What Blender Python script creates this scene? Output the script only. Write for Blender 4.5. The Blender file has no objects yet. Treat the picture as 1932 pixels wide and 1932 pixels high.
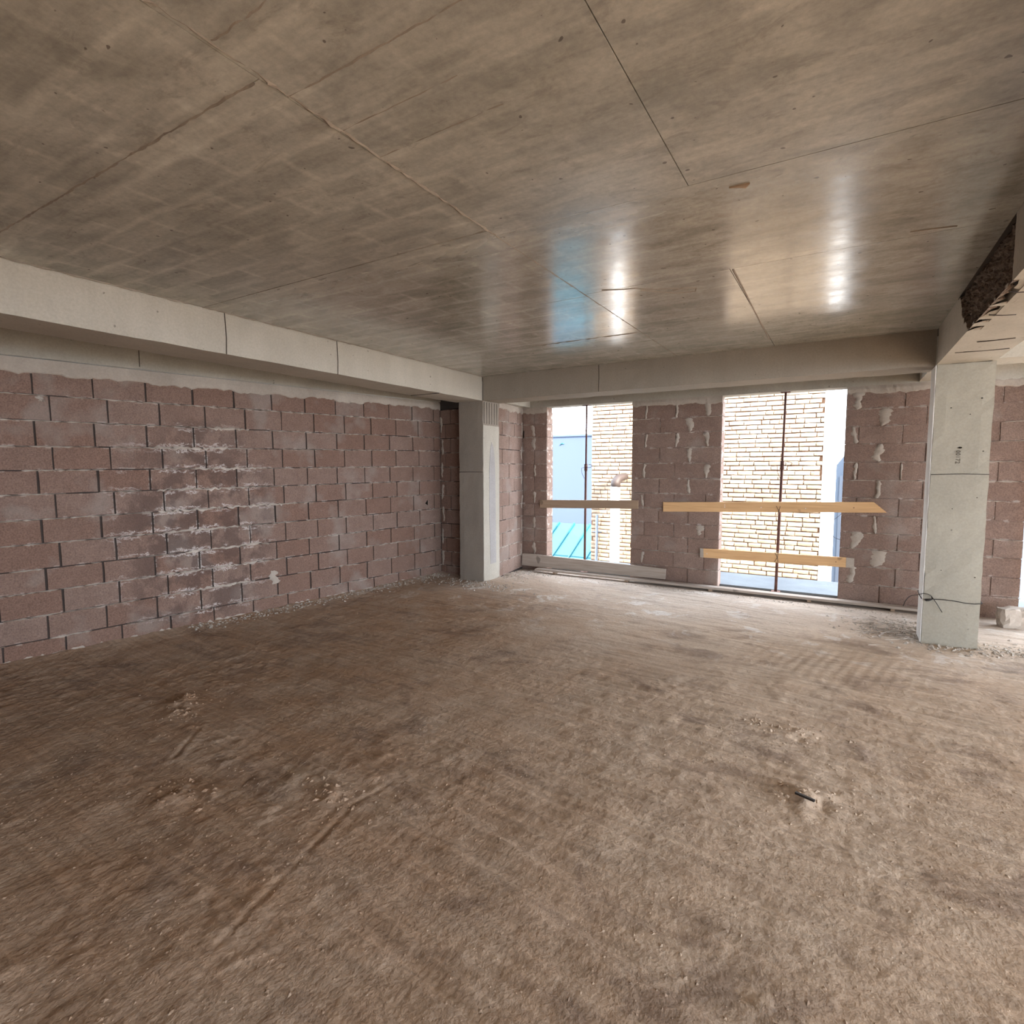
import bpy, bmesh, math, random
import numpy as np
from mathutils import Matrix, Vector

random.seed(7)
RS = np.random.RandomState(7)
SC = bpy.context.scene
COL = SC.collection

# ------------------------------------------------------------------ camera
F_PX = 1036.96
YAW, PITCH, ROLL = -0.5434, 0.0810, -0.0020
CAM = Vector((4.096, -6.040, 1.5626))
cy_, sy_, cp_, sp_ = math.cos(YAW), math.sin(YAW), math.cos(PITCH), math.sin(PITCH)
fw = Vector((sy_ * cp_, cy_ * cp_, -sp_))
r0 = Vector((cy_, -sy_, 0))
u0 = r0.cross(fw)
rt = r0 * math.cos(ROLL) + u0 * math.sin(ROLL)
up = -r0 * math.sin(ROLL) + u0 * math.cos(ROLL)
cd = bpy.data.cameras.new('camera')
cam = bpy.data.objects.new('camera', cd)
COL.objects.link(cam)
m = Matrix.Identity(4)
for i in range(3):
    m[i][0], m[i][1], m[i][2], m[i][3] = rt[i], up[i], -fw[i], CAM[i]
cam.matrix_world = m
cd.sensor_width = 36
cd.lens = F_PX / 1932 * 36
cd.clip_start, cd.clip_end = 0.05, 200
SC.camera = cam

# ------------------------------------------------------------------ light
W = bpy.data.worlds.new('sky')
SC.world = W
W.use_nodes = True
bg = W.node_tree.nodes['Background']
bg.inputs['Color'].default_value = (0.78, 0.87, 1.0, 1)
bg.inputs['Strength'].default_value = 6.0

sd = bpy.data.lights.new('sun', 'SUN')
sd.energy = 13
sd.angle = 0.01
sd.color = (1.0, 0.90, 0.76)
sun = bpy.data.objects.new('sun', sd)
sun.rotation_euler = Vector((0.82, -0.38, 0.40)).to_track_quat('Z', 'Y').to_euler()
COL.objects.link(sun)


def portal(name, loc, direction, w, h):
    """Sampling portal in a real opening: it adds no light of its own."""
    ld = bpy.data.lights.new(name, 'AREA')
    ld.shape = 'RECTANGLE'
    ld.size, ld.size_y = w, h
    ld.cycles.is_portal = True
    o = bpy.data.objects.new(name, ld)
    o.location = loc
    o.rotation_euler = Vector(direction).to_track_quat('-Z', 'Y').to_euler()
    COL.objects.link(o)


portal('sky_portal', (0.935, 1.5, 1.2), (0, -1, 0), 1.35, 2.45)
portal('sky_portal', (3.42, 1.5, 1.2), (0, -1, 0), 1.4, 2.45)
portal('sky_portal', (6.35, 1.5, 1.2), (0, -1, 0), 1.4, 2.45)
portal('sky_portal', (12.05, -4.0, 1.5), (-1, 0, 0), 11.0, 2.4)
portal('sky_portal', (9.6, -9.65, 1.35), (0, 1, 0), 5.4, 2.7)

SC.view_settings.view_transform = 'Standard'
SC.view_settings.look = 'None'
SC.view_settings.gamma = 1
SC.view_settings.use_curve_mapping = False
SC.view_settings.exposure = 1.34
SC.cycles.use_denoising = True
SC.cycles.max_bounces = 7
SC.cycles.diffuse_bounces = 5
SC.cycles.glossy_bounces = 3
SC.cycles.use_adaptive_sampling = True
SC.cycles.adaptive_threshold = 0.03
SC.cycles.sample_clamp_indirect = 8

# ------------------------------------------------------------------ helpers
H, HB = 2.74, 2.431


def tag(o, label=None, cat=None, group=None, kind=None):
    if label: o['label'] = label
    if cat: o['category'] = cat
    if group: o['group'] = group
    if kind: o['kind'] = kind
    return o


def link_mesh(name, me, mat=None, parent=None):
    o = bpy.data.objects.new(name, me)
    COL.objects.link(o)
    if mat and not me.materials: me.materials.append(mat)
    if parent: o.parent = parent
    return o


def empty(name, loc=(0, 0, 0)):
    o = bpy.data.objects.new(name, None)
    COL.objects.link(o)
    o.location = loc
    o.empty_display_size = 0.1
    return o


def bm_mesh(name, bm):
    me = bpy.data.meshes.new(name)
    bmesh.ops.recalc_face_normals(bm, faces=bm.faces[:])
    bm.to_mesh(me)
    bm.free()
    return me


def pyd(name, verts, faces, mat=None, parent=None, smooth=False):
    me = bpy.data.meshes.new(name)
    me.from_pydata([tuple(v) for v in verts], [], faces)
    me.update()
    if smooth: me.polygons.foreach_set('use_smooth', [True] * len(me.polygons))
    return link_mesh(name, me, mat, parent)


def box_bm(bm, x0, x1, y0, y1, z0, z1, bev=0.0):
    r = bmesh.ops.create_cube(bm, size=1)
    vs = r['verts']
    for v in vs:
        v.co = Vector((x0 + (v.co.x + .5) * (x1 - x0), y0 + (v.co.y + .5) * (y1 - y0), z0 + (v.co.z + .5) * (z1 - z0)))
    if bev:
        es = list({e for v in vs for e in v.link_edges})
        bmesh.ops.bevel(bm, geom=es, offset=bev, segments=2, affect='EDGES', profile=0.6)


def box(name, x0, x1, y0, y1, z0, z1, mat, parent=None, bev=0.0):
    bm = bmesh.new()
    box_bm(bm, x0, x1, y0, y1, z0, z1, bev)
    return link_mesh(name, bm_mesh(name, bm), mat, parent)


def rough_box(name, x0, x1, y0, y1, z0, z1, mat, parent=None, n=(4, 4, 4), amp=0.004, seed=1, edge=0.006):
    """Cast concrete member: subdivided box with slightly uneven faces and chipped arrises."""
    bm = bmesh.new()
    xs = np.linspace(x0, x1, n[0] + 1); ys = np.linspace(y0, y1, n[1] + 1); zs = np.linspace(z0, z1, n[2] + 1)
    rs = np.random.RandomState(seed)
    cache = {}
    def V(i, j, k):
        key = (i, j, k)
        if key not in cache:
            ext = (i in (0, n[0])) + (j in (0, n[1])) + (k in (0, n[2]))
            p = np.array([xs[i], ys[j], zs[k]])
            a = amp if ext == 1 else edge
            d = rs.uniform(-1, 1, 3) * a
            c = np.array([(x0 + x1) / 2, (y0 + y1) / 2, (z0 + z1) / 2])
            if ext >= 2:
                d = np.sign(c - p) * np.abs(d) * np.array([i in (0, n[0]), j in (0, n[1]), k in (0, n[2])])
            else:
                d = d * np.array([i in (0, n[0]), j in (0, n[1]), k in (0, n[2])])
            cache[key] = bm.verts.new(p + d)
        return cache[key]
    for i in range(n[0]):
        for j in range(n[1]):
            for k in (0, n[2]):
                bm.faces.new((V(i, j, k), V(i + 1, j, k), V(i + 1, j + 1, k), V(i, j + 1, k)))
    for i in range(n[0]):
        for k in range(n[2]):
            for j in (0, n[1]):
                bm.faces.new((V(i, j, k), V(i + 1, j, k), V(i + 1, j, k + 1), V(i, j, k + 1)))
    for j in range(n[1]):
        for k in range(n[2]):
            for i in (0, n[0]):
                bm.faces.new((V(i, j, k), V(i, j + 1, k), V(i, j + 1, k + 1), V(i, j, k + 1)))
    return link_mesh(name, bm_mesh(name, bm), mat, parent)


def prism(name, pts, axis, a0, a1, mat, parent=None):
    """pts: outline in the two other axes; extruded along axis from a0 to a1."""
    def P(p, a):
        return {'x': (a, p[0], p[1]), 'y': (p[0], a, p[1]), 'z': (p[0], p[1], a)}[axis]
    n = len(pts)
    bm = bmesh.new()
    A = [bm.verts.new(P(p, a0)) for p in pts]
    B = [bm.verts.new(P(p, a1)) for p in pts]
    bm.faces.new(A); bm.faces.new(B[::-1])
    for i in range(n):
        bm.faces.new((A[i], A[(i + 1) % n], B[(i + 1) % n], B[i]))
    return link_mesh(name, bm_mesh(name, bm), mat, parent)


def tube(name, pts, rad, mat, parent=None, seg=8, closed=False):
    pts = [Vector(p) for p in pts]
    rads = rad if isinstance(rad, (list, tuple)) else [rad] * len(pts)
    verts, faces = [], []
    n = len(pts)
    prev = None
    for i, p in enumerate(pts):
        a = pts[max(i - 1, 0)]; b = pts[min(i + 1, n - 1)]
        t = (b - a)
        t = t.normalized() if t.length > 1e-9 else Vector((0, 0, 1))
        if prev is None:
            ref = Vector((0, 0, 1)) if abs(t.z) < 0.9 else Vector((1, 0, 0))
            s = t.cross(ref).normalized()
        else:
            s = (prev - t * prev.dot(t)).normalized()
        prev = s
        q = t.cross(s)
        for k in range(seg):
            an = 2 * math.pi * k / seg
            verts.append(p + (s * math.cos(an) + q * math.sin(an)) * rads[i])
    for i in range(n - 1):
        for k in range(seg):
            k2 = (k + 1) % seg
            faces.append((i * seg + k, i * seg + k2, (i + 1) * seg + k2, (i + 1) * seg + k))
    faces.append(tuple(range(seg))[::-1])
    faces.append(tuple((n - 1) * seg + k for k in range(seg)))
    return pyd(name, verts, faces, mat, parent, smooth=True)


def vnoise(x, y, seed=0):
    """numpy value noise in -1..1"""
    xi = np.floor(x).astype(np.int64); yi = np.floor(y).astype(np.int64)
    xf = x - xi; yf = y - yi
    u = xf * xf * xf * (xf * (xf * 6 - 15) + 10); v = yf * yf * yf * (yf * (yf * 6 - 15) + 10)
    def h(a, b):
        n = (a * 374761393 + b * 668265263 + seed * 974634777) & 0x7fffffff
        n = ((n ^ (n >> 13)) * 1274126177) & 0x7fffffff
        n = (n ^ (n >> 16)) & 0xffff
        return n / 32767.5 - 1
    return (h(xi, yi) * (1 - u) + h(xi + 1, yi) * u) * (1 - v) + (h(xi, yi + 1) * (1 - u) + h(xi + 1, yi + 1) * u) * v


def fbm(x, y, octv=4, seed=0):
    s = 0; a = 1; t = 0
    for o in range(octv):
        s = s + a * vnoise(x * 2 ** o, y * 2 ** o, seed + o * 17); t += a; a *= 0.5
    return s / t

# ------------------------------------------------------------------ materials
class NT:
    def __init__(s, name, rough=0.9):
        s.m = bpy.data.materials.new(name)
        s.m.use_nodes = True
        s.t = s.m.node_tree
        s.b = s.t.nodes['Principled BSDF']
        s.b.inputs['Roughness'].default_value = rough
        s.geo = s.n('ShaderNodeNewGeometry')
        s.pos = s.geo.outputs['Position']
        s.b.inputs['Specular IOR Level'].default_value = 0.3
    def n(s, typ, **kw):
        nd = s.t.nodes.new(typ)
        for k, v in kw.items(): setattr(nd, k, v)
        return nd
    def l(s, a, b): s.t.links.new(a, b)
    def mapping(s, vec, scale=(1, 1, 1), rot=(0, 0, 0), loc=(0, 0, 0)):
        nd = s.n('ShaderNodeMapping')
        nd.inputs['Scale'].default_value = scale
        nd.inputs['Rotation'].default_value = rot
        nd.inputs['Location'].default_value = loc
        s.l(vec, nd.inputs['Vector'])
        return nd.outputs[0]
    def noise(s, vec, scale, detail=4, rough=0.55, dist=0.0):
        nd = s.n('ShaderNodeTexNoise')
        nd.inputs['Scale'].default_value = scale
        nd.inputs['Detail'].default_value = detail
        nd.inputs['Roughness'].default_value = rough
        nd.inputs['Distortion'].default_value = dist
        s.l(vec, nd.inputs['Vector'])
        return nd.outputs['Fac']
    def ramp(s, fac, stops):
        nd = s.n('ShaderNodeValToRGB')
        e = nd.color_ramp.elements
        while len(e) < len(stops): e.new(0.5)
        for q, (p, c) in zip(e, stops):
            q.position = p
            q.color = (c, c, c, 1) if isinstance(c, (int, float)) else (*c, 1)
        s.l(fac, nd.inputs['Fac'])
        return nd.outputs['Color']
    def mix(s, fac, a, b, mode='MIX'):
        nd = s.n('ShaderNodeMix', data_type='RGBA', blend_type=mode)
        for sock, v in ((nd.inputs[0], fac), (nd.inputs[6], a), (nd.inputs[7], b)):
            if isinstance(v, bpy.types.NodeSocket): s.l(v, sock)
            elif isinstance(v, (int, float)): sock.default_value = v
            else: sock.default_value = (*v, 1)
        return nd.outputs[2]
    def math(s, op, a, b=None, c=None, clamp=False):
        nd = s.n('ShaderNodeMath', operation=op, use_clamp=clamp)
        for i, v in enumerate((a, b, c)):
            if v is None: continue
            if isinstance(v, bpy.types.NodeSocket): s.l(v, nd.inputs[i])
            else: nd.inputs[i].default_value = v
        return nd.outputs[0]
    def sep(s, vec):
        nd = s.n('ShaderNodeSeparateXYZ'); s.l(vec, nd.inputs[0]); return nd.outputs
    def bump(s, h, dist=0.01, strength=1.0, prev=None):
        nd = s.n('ShaderNodeBump')
        nd.inputs['Distance'].default_value = dist
        nd.inputs['Strength'].default_value = strength
        s.l(h, nd.inputs['Height'])
        if prev: s.l(prev, nd.inputs['Normal'])
        return nd.outputs[0]
    def done(s, col=None, nrm=None, rough=None, spec=None):
        if col is not None:
            if isinstance(col, bpy.types.NodeSocket): s.l(col, s.b.inputs['Base Color'])
            else: s.b.inputs['Base Color'].default_value = (*col, 1)
        if nrm is not None: s.l(nrm, s.b.inputs['Normal'])
        if rough is not None:
            if isinstance(rough, bpy.types.NodeSocket): s.l(rough, s.b.inputs['Roughness'])
            else: s.b.inputs['Roughness'].default_value = rough
        if spec is not None: s.b.inputs['Specular IOR Level'].default_value = spec
        return s.m


def concrete(name, base, dark, streak=True, spotted=True, rough=0.85, spec=0.25):
    k = NT(name)
    n1 = k.noise(k.pos, 1.6, 5, 0.6)
    n2 = k.noise(k.mapping(k.pos, (3, 3, 0.7)), 2.2, 4, 0.6)
    c = k.mix(k.ramp(n1, [(0.32, 0.0), (0.68, 1.0)]), dark, base)
    c = k.mix(k.math('MULTIPLY', k.ramp(n2, [(0.45, 0.0), (0.7, 1.0)]), 0.28), c, tuple(v * 0.72 for v in base))
    fine = k.noise(k.pos, 60, 3, 0.7)
    c = k.mix(0.16, c, k.ramp(fine, [(0.3, 0.25), (0.7, 0.75)]), 'OVERLAY')
    if spotted:
        sp = k.noise(k.pos, 26, 1, 0.3)
        c = k.mix(k.ramp(sp, [(0.775, 0.0), (0.80, 0.7)]), c, tuple(v * 0.35 for v in base))
    nb = k.bump(fine, 0.002, 0.5)
    return k.done(c, nb, rough, spec)


M = {}
M['column'] = concrete('column_concrete', (0.37, 0.34, 0.275), (0.32, 0.295, 0.24))
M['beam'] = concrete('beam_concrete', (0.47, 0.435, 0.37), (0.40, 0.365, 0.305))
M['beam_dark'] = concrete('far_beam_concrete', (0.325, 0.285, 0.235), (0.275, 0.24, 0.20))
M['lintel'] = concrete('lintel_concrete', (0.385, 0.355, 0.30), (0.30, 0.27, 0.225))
M['skin'] = concrete('window_light_skin', (0.66, 0.64, 0.60), (0.58, 0.56, 0.52))  # paled to carry window light on the right column's side
M['corner'] = concrete('brown_column_concrete', (0.285, 0.245, 0.20), (0.235, 0.20, 0.165))
M['slab'] = concrete('slab_concrete', (0.40, 0.38, 0.36), (0.32, 0.30, 0.29))
M['mortar'] = concrete('mortar', (0.43, 0.37, 0.31), (0.31, 0.26, 0.215), spotted=False, rough=0.95)
M['bed'] = concrete('bed_mortar', (0.60, 0.53, 0.46), (0.36, 0.30, 0.25), spotted=False, rough=0.95)
M['mortar_dark'] = concrete('dark_joint_mortar', (0.06, 0.045, 0.038), (0.035, 0.026, 0.022), spotted=False, rough=0.95)  # very dark mortar tone for joints, cracks and wall cores


def ceiling_mat():
    k = NT('ceiling_concrete')
    s = k.sep(k.pos)
    # broad blotches plus board imprints (0.5 m x 0.19 m) left by the formwork
    warp = k.noise(k.pos, 3.0, 3, 0.6)
    blot = k.noise(k.pos, 1.1, 5, 0.62)
    br = k.n('ShaderNodeTexBrick')
    br.offset = 0.5; br.squash = 1.0
    br.inputs['Scale'].default_value = 1.0
    br.inputs['Brick Width'].default_value = 0.5
    br.inputs['Row Height'].default_value = 0.205
    br.inputs['Mortar Size'].default_value = 0.03
    br.inputs['Mortar Smooth'].default_value = 1.0
    br.inputs['Color1'].default_value = (0.40, 0.40, 0.40, 1)
    br.inputs['Color2'].default_value = (0.58, 0.58, 0.58, 1)
    br.inputs['Mortar'].default_value = (0.80, 0.80, 0.80, 1)
    wv = k.n('ShaderNodeVectorMath', operation='ADD')
    nz = k.n('ShaderNodeTexNoise'); nz.inputs['Scale'].default_value = 3.5
    k.l(k.pos, nz.inputs['Vector'])
    sc = k.n('ShaderNodeVectorMath', operation='SCALE'); sc.inputs['Scale'].default_value = 0.05
    k.l(nz.outputs['Color'], sc.inputs[0])
    k.l(k.pos, wv.inputs[0]); k.l(sc.outputs[0], wv.inputs[1])
    k.l(k.mapping(wv.outputs[0], (1, 1, 1), (0, 0, 0), (0.02, 0.08, 0)), br.inputs['Vector'])
    leftness = k.math('SUBTRACT', 1.0, k.math('MULTIPLY', k.math('SUBTRACT', s[0], 2.2), 0.7, clamp=True), clamp=True)
    streak = k.noise(k.mapping(k.pos, (0.8, 9, 1), (0, 0, 0.05)), 2.4, 5, 0.62, 0.3)
    c = k.mix(k.ramp(blot, [(0.33, 0.0), (0.66, 1.0)]), (0.315, 0.298, 0.252), (0.425, 0.408, 0.358))
    imprint = k.mix(k.math('ADD', 0.12, k.math('MULTIPLY', leftness, 0.55)), (0.5, 0.5, 0.5), br.outputs['Color'])
    c = k.mix(0.55, c, imprint, 'OVERLAY')
    c = k.mix(0.22, c, k.ramp(streak, [(0.3, 0.2), (0.7, 0.8)]), 'OVERLAY')
    smud = k.noise(k.mapping(k.pos, (2.2, 4.5, 1)), 2.0, 6, 0.7, 0.8)
    c = k.mix(k.ramp(smud, [(0.56, 0.0), (0.64, 0.35)]), c, (0.17, 0.145, 0.115))
    c = k.mix(k.ramp(k.noise(k.pos, 30, 1, 0.2), [(0.785, 0.0), (0.80, 0.8)]), c, (0.07, 0.05, 0.04))
    bl2 = k.noise(k.mapping(k.pos, (1.6, 3.2, 1)), 2.1, 5, 0.6, 0.5)
    c = k.mix(0.42, c, k.ramp(bl2, [(0.38, 0.30), (0.48, 0.46), (0.52, 0.54), (0.66, 0.68)]), 'OVERLAY')
    fine = k.noise(k.pos, 45, 4, 0.7)
    c = k.mix(0.28, c, k.ramp(fine, [(0.3, 0.25), (0.7, 0.75)]), 'OVERLAY')
    # the far sheets came off smooth and are satin; the rest is duller
    far = k.math('MULTIPLY', k.math('ADD', s[1], 4.4), 0.9, clamp=True)
    patch = k.noise(k.mapping(k.pos, (1, 3, 1)), 2.2, 4, 0.6, 0.6)
    rr = k.math('SUBTRACT', 0.62, k.math('MULTIPLY', far, 0.43))
    rr = k.math('ADD', rr, k.math('MULTIPLY', k.math('SUBTRACT', patch, 0.5), 0.34), clamp=True)
    h = k.math('ADD', k.math('MULTIPLY', streak, 0.6), k.math('MULTIPLY', fine, 0.15))
    return k.done(c, k.bump(h, 0.0015, 0.35), rr, 0.75)


M['ceiling'] = ceiling_mat()
M['ceiling_gap'] = NT('ceiling_joint').done((0.07, 0.055, 0.045), None, 0.9)
M['ridge'] = concrete('ceiling_seam_concrete', (0.36, 0.31, 0.26), (0.20, 0.165, 0.135), spotted=False)


def block_mat(name, a, b, stains=False):
    k = NT(name)
    oi = k.n('ShaderNodeObjectInfo')
    rnd = oi.outputs['Random']
    n1 = k.noise(k.pos, 5.0, 4, 0.6)
    c = k.mix(k.ramp(rnd, [(0.0, 0.0), (0.55, 0.45), (1.0, 1.0)]), a, b)
    c = k.mix(k.math('MULTIPLY', k.ramp(n1, [(0.35, 0.0), (0.7, 1.0)]), 0.4), c, tuple(v * 0.72 for v in a))
    n2 = k.noise(k.pos, 90, 2, 0.8)
    c = k.mix(0.5, c, k.ramp(n2, [(0.25, 0.15), (0.75, 0.85)]), 'OVERLAY')
    gn = k.noise(k.pos, 2.3, 3, 0.5)
    c = k.mix(k.ramp(gn, [(0.56, 0.0), (0.66, 0.35)]), c, (0.30, 0.265, 0.235))
    tc = k.n('ShaderNodeTexCoord')
    o = k.sep(tc.outputs['Object'])
    ex = k.math('MULTIPLY', k.math('SUBTRACT', 0.5, k.math('ABSOLUTE', o[0])), 0.39)
    ez = k.math('MULTIPLY', k.math('SUBTRACT', 0.5, k.math('ABSOLUTE', o[2])), 0.19)
    d = k.math('MINIMUM', ex, ez)
    if stains:
        s = k.sep(k.pos)
        # old water run on this wall: dark damp blocks edged by lime bloom
        dy = k.math('DIVIDE', k.math('ADD', s[1], 3.02), 0.78)
        dz = k.math('DIVIDE', k.math('SUBTRACT', s[2], 0.92), 1.15)
        r2 = k.math('ADD', k.math('MULTIPLY', dy, dy), k.math('MULTIPLY', dz, dz))
        wob = k.math('MULTIPLY', k.noise(k.pos, 3.2, 3, 0.6), 1.1)
        reg = k.math('SUBTRACT', 1.65, k.math('ADD', r2, wob), clamp=True)
        reg = k.math('MULTIPLY', reg, 1.6, clamp=True)
        damp = k.math('MULTIPLY', k.ramp(k.noise(k.pos, 4.4, 4, 0.6), [(0.45, 0.0), (0.55, 1.0)]), reg)
        c = k.mix(k.math('MULTIPLY', damp, 0.55), c, (0.075, 0.05, 0.043))
        wn = k.noise(k.mapping(k.pos, (1, 1, 1.8)), 13, 5, 0.75, 0.8)
        off = k.math('MULTIPLY', k.math('SUBTRACT', wn, 0.36), 0.16)
        edge = k.math('SUBTRACT', 1.0, k.math('DIVIDE', k.math('ABSOLUTE', k.math('SUBTRACT', ez, off)), 0.010), clamp=True)
        edge2 = k.math('MULTIPLY', k.math('SUBTRACT', 1.0, k.math('DIVIDE', ex, 0.014), clamp=True), k.ramp(wn, [(0.48, 0.0), (0.54, 1.0)]))
        edge = k.math('MAXIMUM', edge, edge2)
        white = k.math('MULTIPLY', k.math('MULTIPLY', edge, k.ramp(k.noise(k.pos, 4.7, 3, 0.6), [(0.46, 0.0), (0.53, 1.0)])), reg)
        c = k.mix(k.math('MULTIPLY', white, 0.85), c, (0.62, 0.56, 0.52))
    drip = k.math('MULTIPLY', k.math('SUBTRACT', 1.0, k.math('DIVIDE', ez, 0.016), clamp=True), k.ramp(k.noise(k.pos, 11, 3, 0.6), [(0.55, 0.0), (0.62, 0.7)]))
    c = k.mix(drip, c, (0.50, 0.44, 0.39))
    return k.done(c, k.bump(n2, 0.004, 0.55), 0.95, 0.12)


M['block'] = block_mat('left_wall_block', (0.196, 0.119, 0.089), (0.228, 0.158, 0.127), True)
M['block_far'] = block_mat('far_wall_block', (0.222, 0.148, 0.117), (0.262, 0.186, 0.150))


def soil_mat():
    k = NT('dirt_floor')
    s = k.sep(k.pos)
    n1 = k.noise(k.pos, 0.55, 5, 0.6, 0.4)
    n2 = k.noise(k.pos, 2.4, 6, 0.65)
    rake = k.noise(k.mapping(k.pos, (1.0, 11, 1), (0, 0, 0.13)), 1.9, 4, 0.6, 0.5)
    reddish = k.math('SUBTRACT', 1.0, k.math('MULTIPLY', k.math('ADD', k.math('SUBTRACT', s[0], 1.6), k.math('MULTIPLY', k.math('ADD', s[1], 3.5), 0.35)), 0.42), clamp=True)
    redf = k.math('ADD', k.math('MULTIPLY', reddish, 0.75), k.math('SUBTRACT', k.math('MULTIPLY', n1, 0.9), 0.45), clamp=True)
    c = k.mix(redf, (0.52, 0.400, 0.295), (0.315, 0.190, 0.112))
    c = k.mix(k.ramp(n2, [(0.4, 0.0), (0.75, 0.55)]), c, (0.50, 0.42, 0.335))
    c = k.mix(k.ramp(rake, [(0.3, 0.0), (0.7, 0.30)]), c, (0.21, 0.145, 0.105))
    d2 = k.noise(k.mapping(k.pos, (1, 1.6, 1), (0, 0, 0.5)), 1.7, 5, 0.65, 0.7)
    c = k.mix(k.ramp(d2, [(0.54, 0.0), (0.66, 0.6)]), c, (0.20, 0.14, 0.105))
    # paler towards the far side
    far = k.math('MULTIPLY', k.math('ADD', s[1], k.math('MULTIPLY', n1, 1.5)), 0.6, clamp=True)
    c = k.mix(k.math('MULTIPLY', far, 0.55), c, (0.56, 0.50, 0.44))
    lime = k.math('MULTIPLY', k.ramp(k.noise(k.pos, 2.6, 6, 0.7, 0.6), [(0.57, 0.0), (0.63, 1.0)]), k.math('MULTIPLY', k.math('ADD', s[1], 1.6), 0.8, clamp=True))
    c = k.mix(k.math('MULTIPLY', lime, 0.55), c, (0.66, 0.62, 0.57))
    str2 = k.noise(k.mapping(k.pos, (0.8, 22, 1), (0, 0, 0.16)), 1.6, 3, 0.6, 0.4)
    c = k.mix(0.30, c, k.ramp(str2, [(0.3, 0.28), (0.7, 0.72)]), 'OVERLAY')
    g = k.noise(k.pos, 42, 3, 0.55)
    g2 = k.noise(k.pos, 105, 1, 0.5)
    c = k.mix(0.13, c, k.ramp(g, [(0.3, 0.2), (0.7, 0.8)]), 'OVERLAY')
    c = k.mix(k.ramp(g2, [(0.74, 0.0), (0.78, 0.30)]), c, (0.58, 0.50, 0.42))
    b2 = k.bump(k.math('ADD', g, k.math('MULTIPLY', g2, 0.2)), 0.006, 0.9)
    return k.done(c, b2, 0.97, 0.1)


M['soil'] = soil_mat()


def wood(name, a, b, axis=0):
    k = NT(name)
    scl = [22, 22, 22]; scl[axis] = 1.2
    g = k.noise(k.mapping(k.pos, tuple(scl)), 2.2, 4, 0.6, 0.5)
    c = k.mix(k.ramp(g, [(0.3, 0.0), (0.7, 1.0)]), a, b)
    kn = k.noise(k.pos, 7, 1, 0.2)
    c = k.mix(k.ramp(kn, [(0.72, 0.0), (0.76, 0.6)]), c, tuple(v * 0.35 for v in a))
    return k.done(c, k.bump(g, 0.002, 0.4), 0.7, 0.3)


M['wood_new'] = wood('fresh_pine', (0.56, 0.33, 0.155), (0.70, 0.44, 0.22))
M['wood_mid'] = wood('weathered_pine', (0.28, 0.19, 0.125), (0.36, 0.255, 0.17))
M['wood_old'] = wood('dusty_plank', (0.30, 0.245, 0.20), (0.42, 0.355, 0.30))
k = NT('rusty_steel')
nr = k.noise(k.pos, 30, 4, 0.6)
M['rust'] = k.done(k.mix(nr, (0.05, 0.022, 0.018), (0.16, 0.07, 0.05)), None, 0.75, 0.4)
M['rust'].node_tree.nodes['Principled BSDF'].inputs['Metallic'].default_value = 0.3
M['wire'] = NT('black_wire').done((0.018, 0.014, 0.012), None, 0.5, 0.4)
M['ink'] = NT('stencil_ink').done((0.12, 0.105, 0.085), None, 0.9, 0.1)
M['hole'] = NT('deep_hole').done((0.012, 0.01, 0.008), None, 0.95, 0.05)
k = NT('honeycombed_concrete')
v1 = k.noise(k.pos, 38, 5, 0.75); v2 = k.noise(k.mapping(k.pos, (1, 4, 1)), 9, 4, 0.6)
M['honey'] = k.done(k.mix(k.ramp(v1, [(0.35, 0.0), (0.65, 1.0)]), (0.10, 0.07, 0.055), k.mix(v2, (0.24, 0.18, 0.14), (0.40, 0.33, 0.27))), k.bump(v1, 0.02, 1.0), 0.95, 0.1)
k = NT('sunlit_brick')
ri = k.n('ShaderNodeObjectInfo').outputs['Random']
nb1 = k.noise(k.pos, 14, 4, 0.65)
M['brick'] = k.done(k.mix(k.math('ADD', k.math('MULTIPLY', ri, 0.5), k.math('MULTIPLY', nb1, 0.5)), (0.20, 0.145, 0.10), (0.32, 0.255, 0.19)), k.bump(nb1, 0.01, 0.5), 0.95, 0.1)
M['brick_joint'] = NT('brick_joint').done((0.125, 0.070, 0.042), None, 0.95, 0.1)
M['plaster'] = NT('white_plaster').done((0.80, 0.79, 0.78), None, 0.9, 0.1)
M['sky_tinted_wall'] = NT('sky_tinted_render').done((0.060, 0.078, 0.115), None, 0.9, 0.1)  # bluish shade from the sky put into the wall's colour
M['distant'] = NT('light_blue_render').done((0.10, 0.125, 0.16), None, 0.9, 0.1)
M['teal'] = NT('turquoise_metal').done((0.004, 0.075, 0.095), None, 0.5, 0.4)
M['balcony'] = concrete('balcony_concrete', (0.115, 0.13, 0.14), (0.085, 0.095, 0.105))
M['ground'] = NT('yard_ground').done((0.34, 0.31, 0.27), None, 0.95, 0.1)
M['orange'] = NT('orange_render').done((0.12, 0.06, 0.03), None, 0.9, 0.1)
M['pipe'] = NT('white_pipe').done((0.82, 0.82, 0.82), None, 0.4, 0.4)
M['chip'] = concrete('rubble', (0.50, 0.45, 0.39), (0.30, 0.25, 0.20), spotted=False)
M['hood'] = NT('dark_metal_hood').done((0.035, 0.025, 0.022), None, 0.6, 0.3)
M['downpipe'] = NT('pale_downpipe').done((0.10, 0.12, 0.15), None, 0.5, 0.3)

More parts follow.
